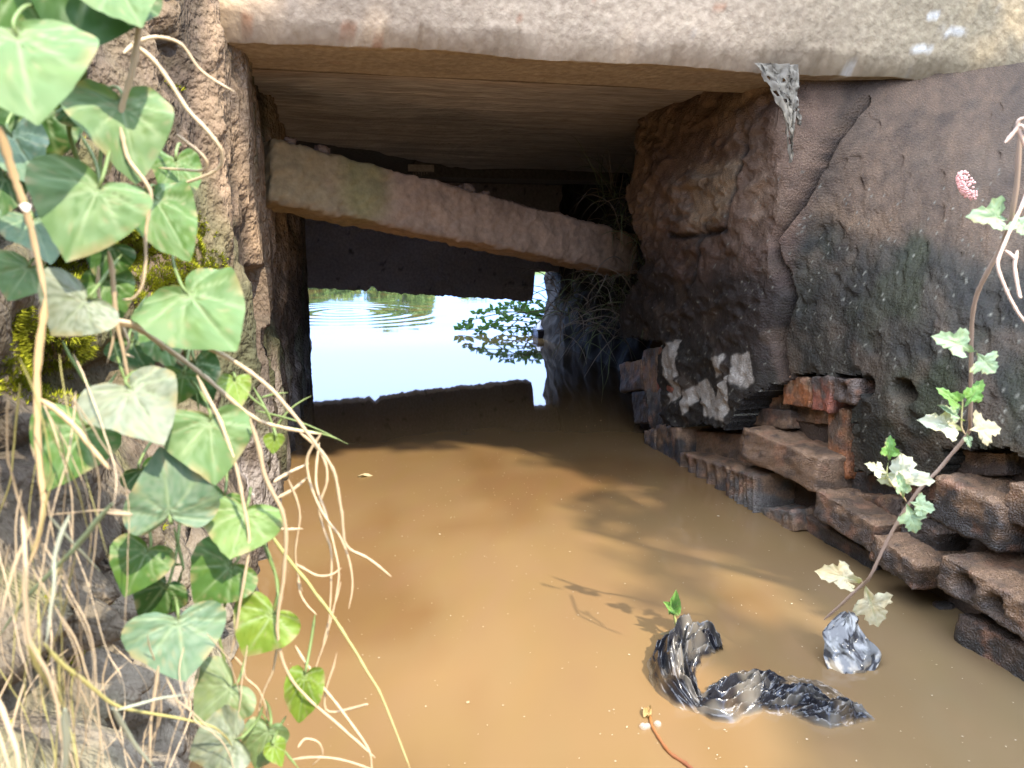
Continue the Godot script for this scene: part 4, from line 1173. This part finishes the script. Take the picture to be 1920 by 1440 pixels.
# ---------------------------------------------------------------- things afloat
# a wet film lying on the water: half widths and heights along its middle line, sharp pleats running with it
func film(px: Array, widths: Array, highs: Array, pleats: float, sd: float) -> ArrayMesh:
	var ctrl := PackedVector3Array()
	for k in px.size() / 2: ctrl.append(on_axis(px[2 * k], px[2 * k + 1], 1, 0.0))
	var pts := smooth(ctrl, 30)
	var m := pts.size()
	var mb := MB.new()
	var pick := func(a: Array, u: float) -> float:
		var f: float = u * (a.size() - 1)
		var k := mini(int(f), a.size() - 2)
		return lerpf(a[k], a[k + 1], smoothstep(0.0, 1.0, f - k))
	var fold := func(u: float, v: float) -> float:
		var q := v * pleats + 0.9 * ff(na, u * 1.6 + sd, v * 0.8, sd) + 0.35 * ff(na, u * 5.0, v * 2.0, sd + 3.0)
		var tri := absf(fposmod(q, 1.0) * 2.0 - 1.0)
		var q2 := v * pleats * 2.3 - u * 3.0 + 0.8 * ff(na, u * 3.0, v * 2.0 + sd, 7.0)
		var cross := absf(fposmod(u * 4.0 + v * 1.6 + 1.3 * ff(na, u * 2.0, v * 1.5, sd + 9.0), 1.0) * 2.0 - 1.0)
		return 0.55 * tri + 0.2 * absf(fposmod(q2, 1.0) * 2.0 - 1.0) + 0.35 * cross
	mb.grid(m - 1, 110,
		func(u, v): 
			var k := int(round(u * (m - 1)))
			var tn := (pts[mini(k + 1, m - 1)] - pts[maxi(k - 1, 0)]).normalized()
			var side := Vector3.UP.cross(tn).normalized()
			var s: float = v * 2.0 - 1.0
			var w: float = pick.call(widths, u) * (1.0 + 0.22 * ff(nb, u * 6.0 + sd, signf(s), 2.0))
			var dome := pow(maxf(0.0, 1.0 - s * s), 0.6)
			var h: float = pick.call(highs, u) * dome * (0.15 + fold.call(u, s))
			return pts[k] + side * s * w + Vector3.UP * (h - 0.004 * s * s - 0.001),
		func(u, v, p): 
			var n := ff(na, u * 2.0 + sd, v * 2.0, sd)
			var c := L(0.018, 0.018, 0.021).lerp(L(0.13, 0.115, 0.095), ss(0.0, 0.45, n))
			return c.lerp(L(0.24, 0.165, 0.09), clampf(ss(0.006, 0.0, p.y + 0.004 * n) * 0.8 + ss(0.15, 0.5, ff(nb, p.x * 8, 3.0, p.z * 8 + sd)) * 0.5, 0, 0.85)))
	return mb.mesh()

func build_floating() -> void:
	var bag := thing("plastic_bag", "crumpled black plastic bag floating half sunk in the brown water", "bag", on_axis(1400, 1300, 1, 0.0))
	put("hooked_end", film([1348, 1222, 1322, 1208, 1285, 1222, 1262, 1256, 1276, 1302, 1318, 1336], [0.010, 0.024, 0.034, 0.034, 0.030, 0.012], [0.016, 0.034, 0.046, 0.044, 0.028, 0.006], 1.7, 1.0), M.film, bag)
	put("folded_sheet", film([1296, 1322, 1345, 1326, 1395, 1306, 1440, 1286, 1478, 1278], [0.010, 0.034, 0.036, 0.026, 0.008], [0.008, 0.024, 0.030, 0.020, 0.004], 2.4, 4.0), M.film, bag)
	put("folded_sheet", film([1405, 1326, 1450, 1322, 1510, 1312, 1565, 1322], [0.006, 0.022, 0.026, 0.006], [0.003, 0.018, 0.022, 0.004], 2.4, 7.0), M.film, bag)
	put("folded_sheet", film([1485, 1338, 1540, 1346, 1590, 1340, 1640, 1350], [0.008, 0.022, 0.022, 0.004], [0.004, 0.020, 0.022, 0.003], 2.2, 9.0), M.film, bag)
	put("trailing_edge", film([1455, 1268, 1500, 1282, 1550, 1298, 1606, 1328], [0.004, 0.014, 0.014, 0.004], [0.002, 0.009, 0.010, 0.002], 1.8, 12.0), M.film, bag)

	# the stiff pointed scrap under the vine tip
	var sc := MB.new()
	var foot := on_axis(1582, 1240, 1, 0.0)
	var apex := at(1580, 1142, cam_xf.basis.z.dot(cam_xf.origin - foot) + 0.03)
	var r_ := Vector3(cam_xf.basis.x.x, 0, cam_xf.basis.x.z).normalized()
	sc.grid(40, 40, func(u, v): 
			var w: float = 0.004 + 0.034 * sqrt(maxf(0.0, 1.0 - v)) * (0.78 + 0.4 * sin(clampf(v * 2.2, 0, 1) * 2.2)) * (1.0 + 0.1 * sin(u * 9.0))
			var base := foot.lerp(apex, v)
			var bulge: float = cos((u - 0.5) * 2.6) * (0.03 * sqrt(1.0 - v) + 0.004)
			var cr := 0.005 * absf(fposmod(u * 3.0 + v * 1.2 + 0.6 * ff(na, u * 2.0, v * 2.0, 4.0), 1.0) * 2.0 - 1.0) + 0.006 * absf(fposmod(u * 1.3 - v * 2.4, 1.0) * 2.0 - 1.0) + 0.003 * ff(na, u * 4.0, v * 4.0, 1.0)
			return base + r_ * ((u - 0.5) * 2.0 * w + 0.006 * sin(v * 7.0)) + Vector3(-r_.z, 0, r_.x).normalized() * (bulge + cr) + Vector3(0, -0.012 * (1.0 - v) * (1.0 - pow(absf(u - 0.5) * 2.0, 2.0)), 0),
		func(u, v, p): 
			var n := ff(na, u * 3.5, v * 3.5, 8.0) + 0.4 * ff(nb, u * 9.0, v * 9.0, 8.0)
			var c := L(0.04, 0.042, 0.044).lerp(L(0.16, 0.16, 0.155), ss(-0.02, 0.25, n))
			return c.lerp(L(0.36, 0.28, 0.18), ss(0.35, 0.1, v) * ss(0.0, 0.3, n + 0.1)))
	tag(put("plastic_scrap", sc.mesh(), M.film), "mottled grey pointed plastic scrap sticking out of the water at the vine tip", "plastic scrap")

	# sprout
	var sp := thing("water_sprout", "small green sprout rising from the water behind the black bag", "sprout", on_axis(1272, 1200, 1, 0.0))
	var dd := cam_xf.basis.z.dot(cam_xf.origin - sp.position)
	var mb := MB.new()
	mb.tube(path([1274, 1206, 1270, 1185, 1266, 1160, 1262, 1142], dd, dd), 0.0026, 0.0018, 7, L(0.33, 0.25, 0.12), L(0.28, 0.36, 0.12), 0.12)
	put("stem", mb.mesh(), M.stem, sp)
	var sun := Vector3(0.28, 0.72, 0.64)
	for q in [[1262, 1142, 1268, 1106, 24], [1262, 1143, 1244, 1128, 18], [1263, 1144, 1275, 1136, 14], [1262, 1144, 1258, 1122, 18]]:
		var b := at(q[0], q[1], dd)
		put("leaf", leaf("heart", b, at(q[2], q[3], dd - 0.01), q[4] / F * dd, ((cam_xf.origin - b).normalized() + sun * 0.6).normalized(), L(0.13, 0.27, 0.06), 0.4, 0.1, q[0] * 0.1), M.leaf, sp)
	for q in [[1262, 1196, 1240, 1186, 20, L(0.12, 0.09, 0.04)], [1272, 1198, 1292, 1206, 22, L(0.10, 0.085, 0.06)]]:
		var b := at(q[0], q[1], dd)
		put("withered_leaf", leaf("heart", b, at(q[2], q[3], dd - 0.005), q[4] / F * dd, Vector3(0.1, 0.8, 0.5), q[5], 0.5, 0.2, q[0] * 0.3), M.leaf, sp)

	# rotten stem with bubbles
	var rs := thing("sunken_stem", "reddish rotten plant stem with two bubbles lying in the brown water", "plant stem", on_axis(1240, 1390, 1, 0.0))
	var pts := PackedVector3Array()
	for q in [[1217, 1335], [1222, 1360], [1236, 1385], [1256, 1412], [1285, 1432], [1305, 1450]]: pts.append(on_axis(q[0], q[1], 1, 0.001))
	var m2 := MB.new()
	m2.tube(smooth(pts), 0.0018, 0.0026, 7, L(0.26, 0.11, 0.03), L(0.15, 0.05, 0.025), 0.25)
	put("stem", m2.mesh(), M.stem, rs)
	put("leaf", leaf("heart", on_axis(1214, 1342, 1, 0.002), on_axis(1218, 1318, 1, 0.003), 0.010, Vector3.UP, L(0.33, 0.19, 0.07), 0.2, 0.1, 3.0), M.leaf, rs)
	for q in [[1206, 1363, 0.0048], [1214, 1362, 0.004], [1233, 1358, 0.0045]]:
		var sph := SphereMesh.new()
		sph.radius = q[2]; sph.height = q[2] * 2; sph.radial_segments = 20; sph.rings = 10
		var b := put("bubble", sph, M.bubble, rs)
		b.position = on_axis(q[0], q[1], 1, 0.0015) - rs.position

	var fl := put("fallen_leaf", leaf("heart", on_axis(676, 894, 1, 0.002), on_axis(700, 890, 1, 0.003), 0.016, Vector3.UP, L(0.42, 0.33, 0.2), 0.25, 0.1, 8.0), M.leaf)
	tag(fl, "single tan leaf floating alone on the open brown water", "leaf")
	# specks and seeds adrift
	var sk := MB.new()
	for k in 900:
		var z := -rng.randf_range(0.55, 2.6)
		var p := Vector3(rng.randf_range(-0.15, 0.85), 0.0016, z)
		var a := rng.randf() * TAU
		var r := rng.randf_range(0.0005, 0.0017) * (2.2 if k % 40 == 0 else 1.0)
		var d := Vector3(cos(a), 0, sin(a)) * r
		var e := Vector3(-sin(a), 0, cos(a)) * r * rng.randf_range(0.3, 0.9)
		sk.quad(p - d, p + e, p + d, p - e, L(0.34, 0.25, 0.14).lerp(L(0.5, 0.42, 0.3), rng.randf()))
	var so := put("floating_debris", sk.mesh(), M.straw)
	tag(so, "fine pale specks drifting on the brown water", "debris", "", "stuff")

# ---------------------------------------------------------------- small things on the walls
func build_small() -> void:
	# ragged grey web under the front slab
	var w := thing("torn_cobweb", "ragged grey cobweb hanging in a tapering strip from the front slab", "cobweb", at(1480, 140, 1.4))
	var top := [at(1412, 118, 1.38), at(1508, 122, 1.38)]
	for k in 3:
		var mb := MB.new()
		var end: Vector3 = [at(1482, 305, 1.36), at(1500, 235, 1.37), at(1476, 250, 1.39)][k]
		mb.grid(16, 46, func(u, v): 
				var s: float = 1.0 - v
				var a: Vector3 = (top[0] as Vector3).lerp(top[1], clampf(u * (0.9 - 0.1 * k) + 0.06 * k, 0, 1))
				var mid := at(1490, 190, 1.37) + (a - at(1465, 120, 1.38)) * 0.22
				var p := a.lerp(mid, s).lerp(mid.lerp(end, s), s)
				return p + Vector3(0.004 * ff(na, u * 6, v * 6, k), 0, 0.012 * ff(na, u * 5.0, v * 4.0, k * 3.0 + 1.0)),
			func(_u, _v, p): return L(0.15, 0.125, 0.09).lerp(L(0.25, 0.22, 0.17), clampf(0.5 + f3(na, p, 40.0), 0, 1)),
			func(u, v): return ff(nb, u * 11.0, v * 5.0, k * 4.0) < 0.18 + 0.25 * (1.0 - absf(u - 0.5) * 2.0))
		put("strand", mb.mesh(), M.web, w)
	# pink snail eggs
	var e := thing("snail_eggs", "pink clump of snail eggs stuck on the dark plaster", "eggs", on_axis(1815, 348, 0, 0.885))
	var em := MB.new()
	var sph := SphereMesh.new()
	sph.radius = 1.0; sph.height = 2.0; sph.radial_segments = 8; sph.rings = 5
	var arr := sph.get_mesh_arrays()
	for k in 150:
		var a := rng.randf() * TAU
		var q := sqrt(rng.randf())
		var px := 1815.0 + cos(a) * q * 17 + sin(a) * q * 9
		var py := 348.0 + sin(a) * q * 28
		var p := on_axis(px, py, 0, 0.885)
		p.x -= 0.007 * (1.0 - q * q) + 0.002
		var base := em.v.size()
		var r := rng.randf_range(0.0014, 0.0021)
		var c := L(0.72, 0.33, 0.29).lerp(L(0.8, 0.5, 0.43), rng.randf())
		for j in arr[Mesh.ARRAY_VERTEX].size(): em.add(p + arr[Mesh.ARRAY_VERTEX][j] * r, arr[Mesh.ARRAY_NORMAL][j], c)
		for j in arr[Mesh.ARRAY_INDEX]: em.i.append(base + j)
	var eo := put("egg_cluster", em.mesh(), M.egg, e)
	eo.set_meta("kind", "stuff")
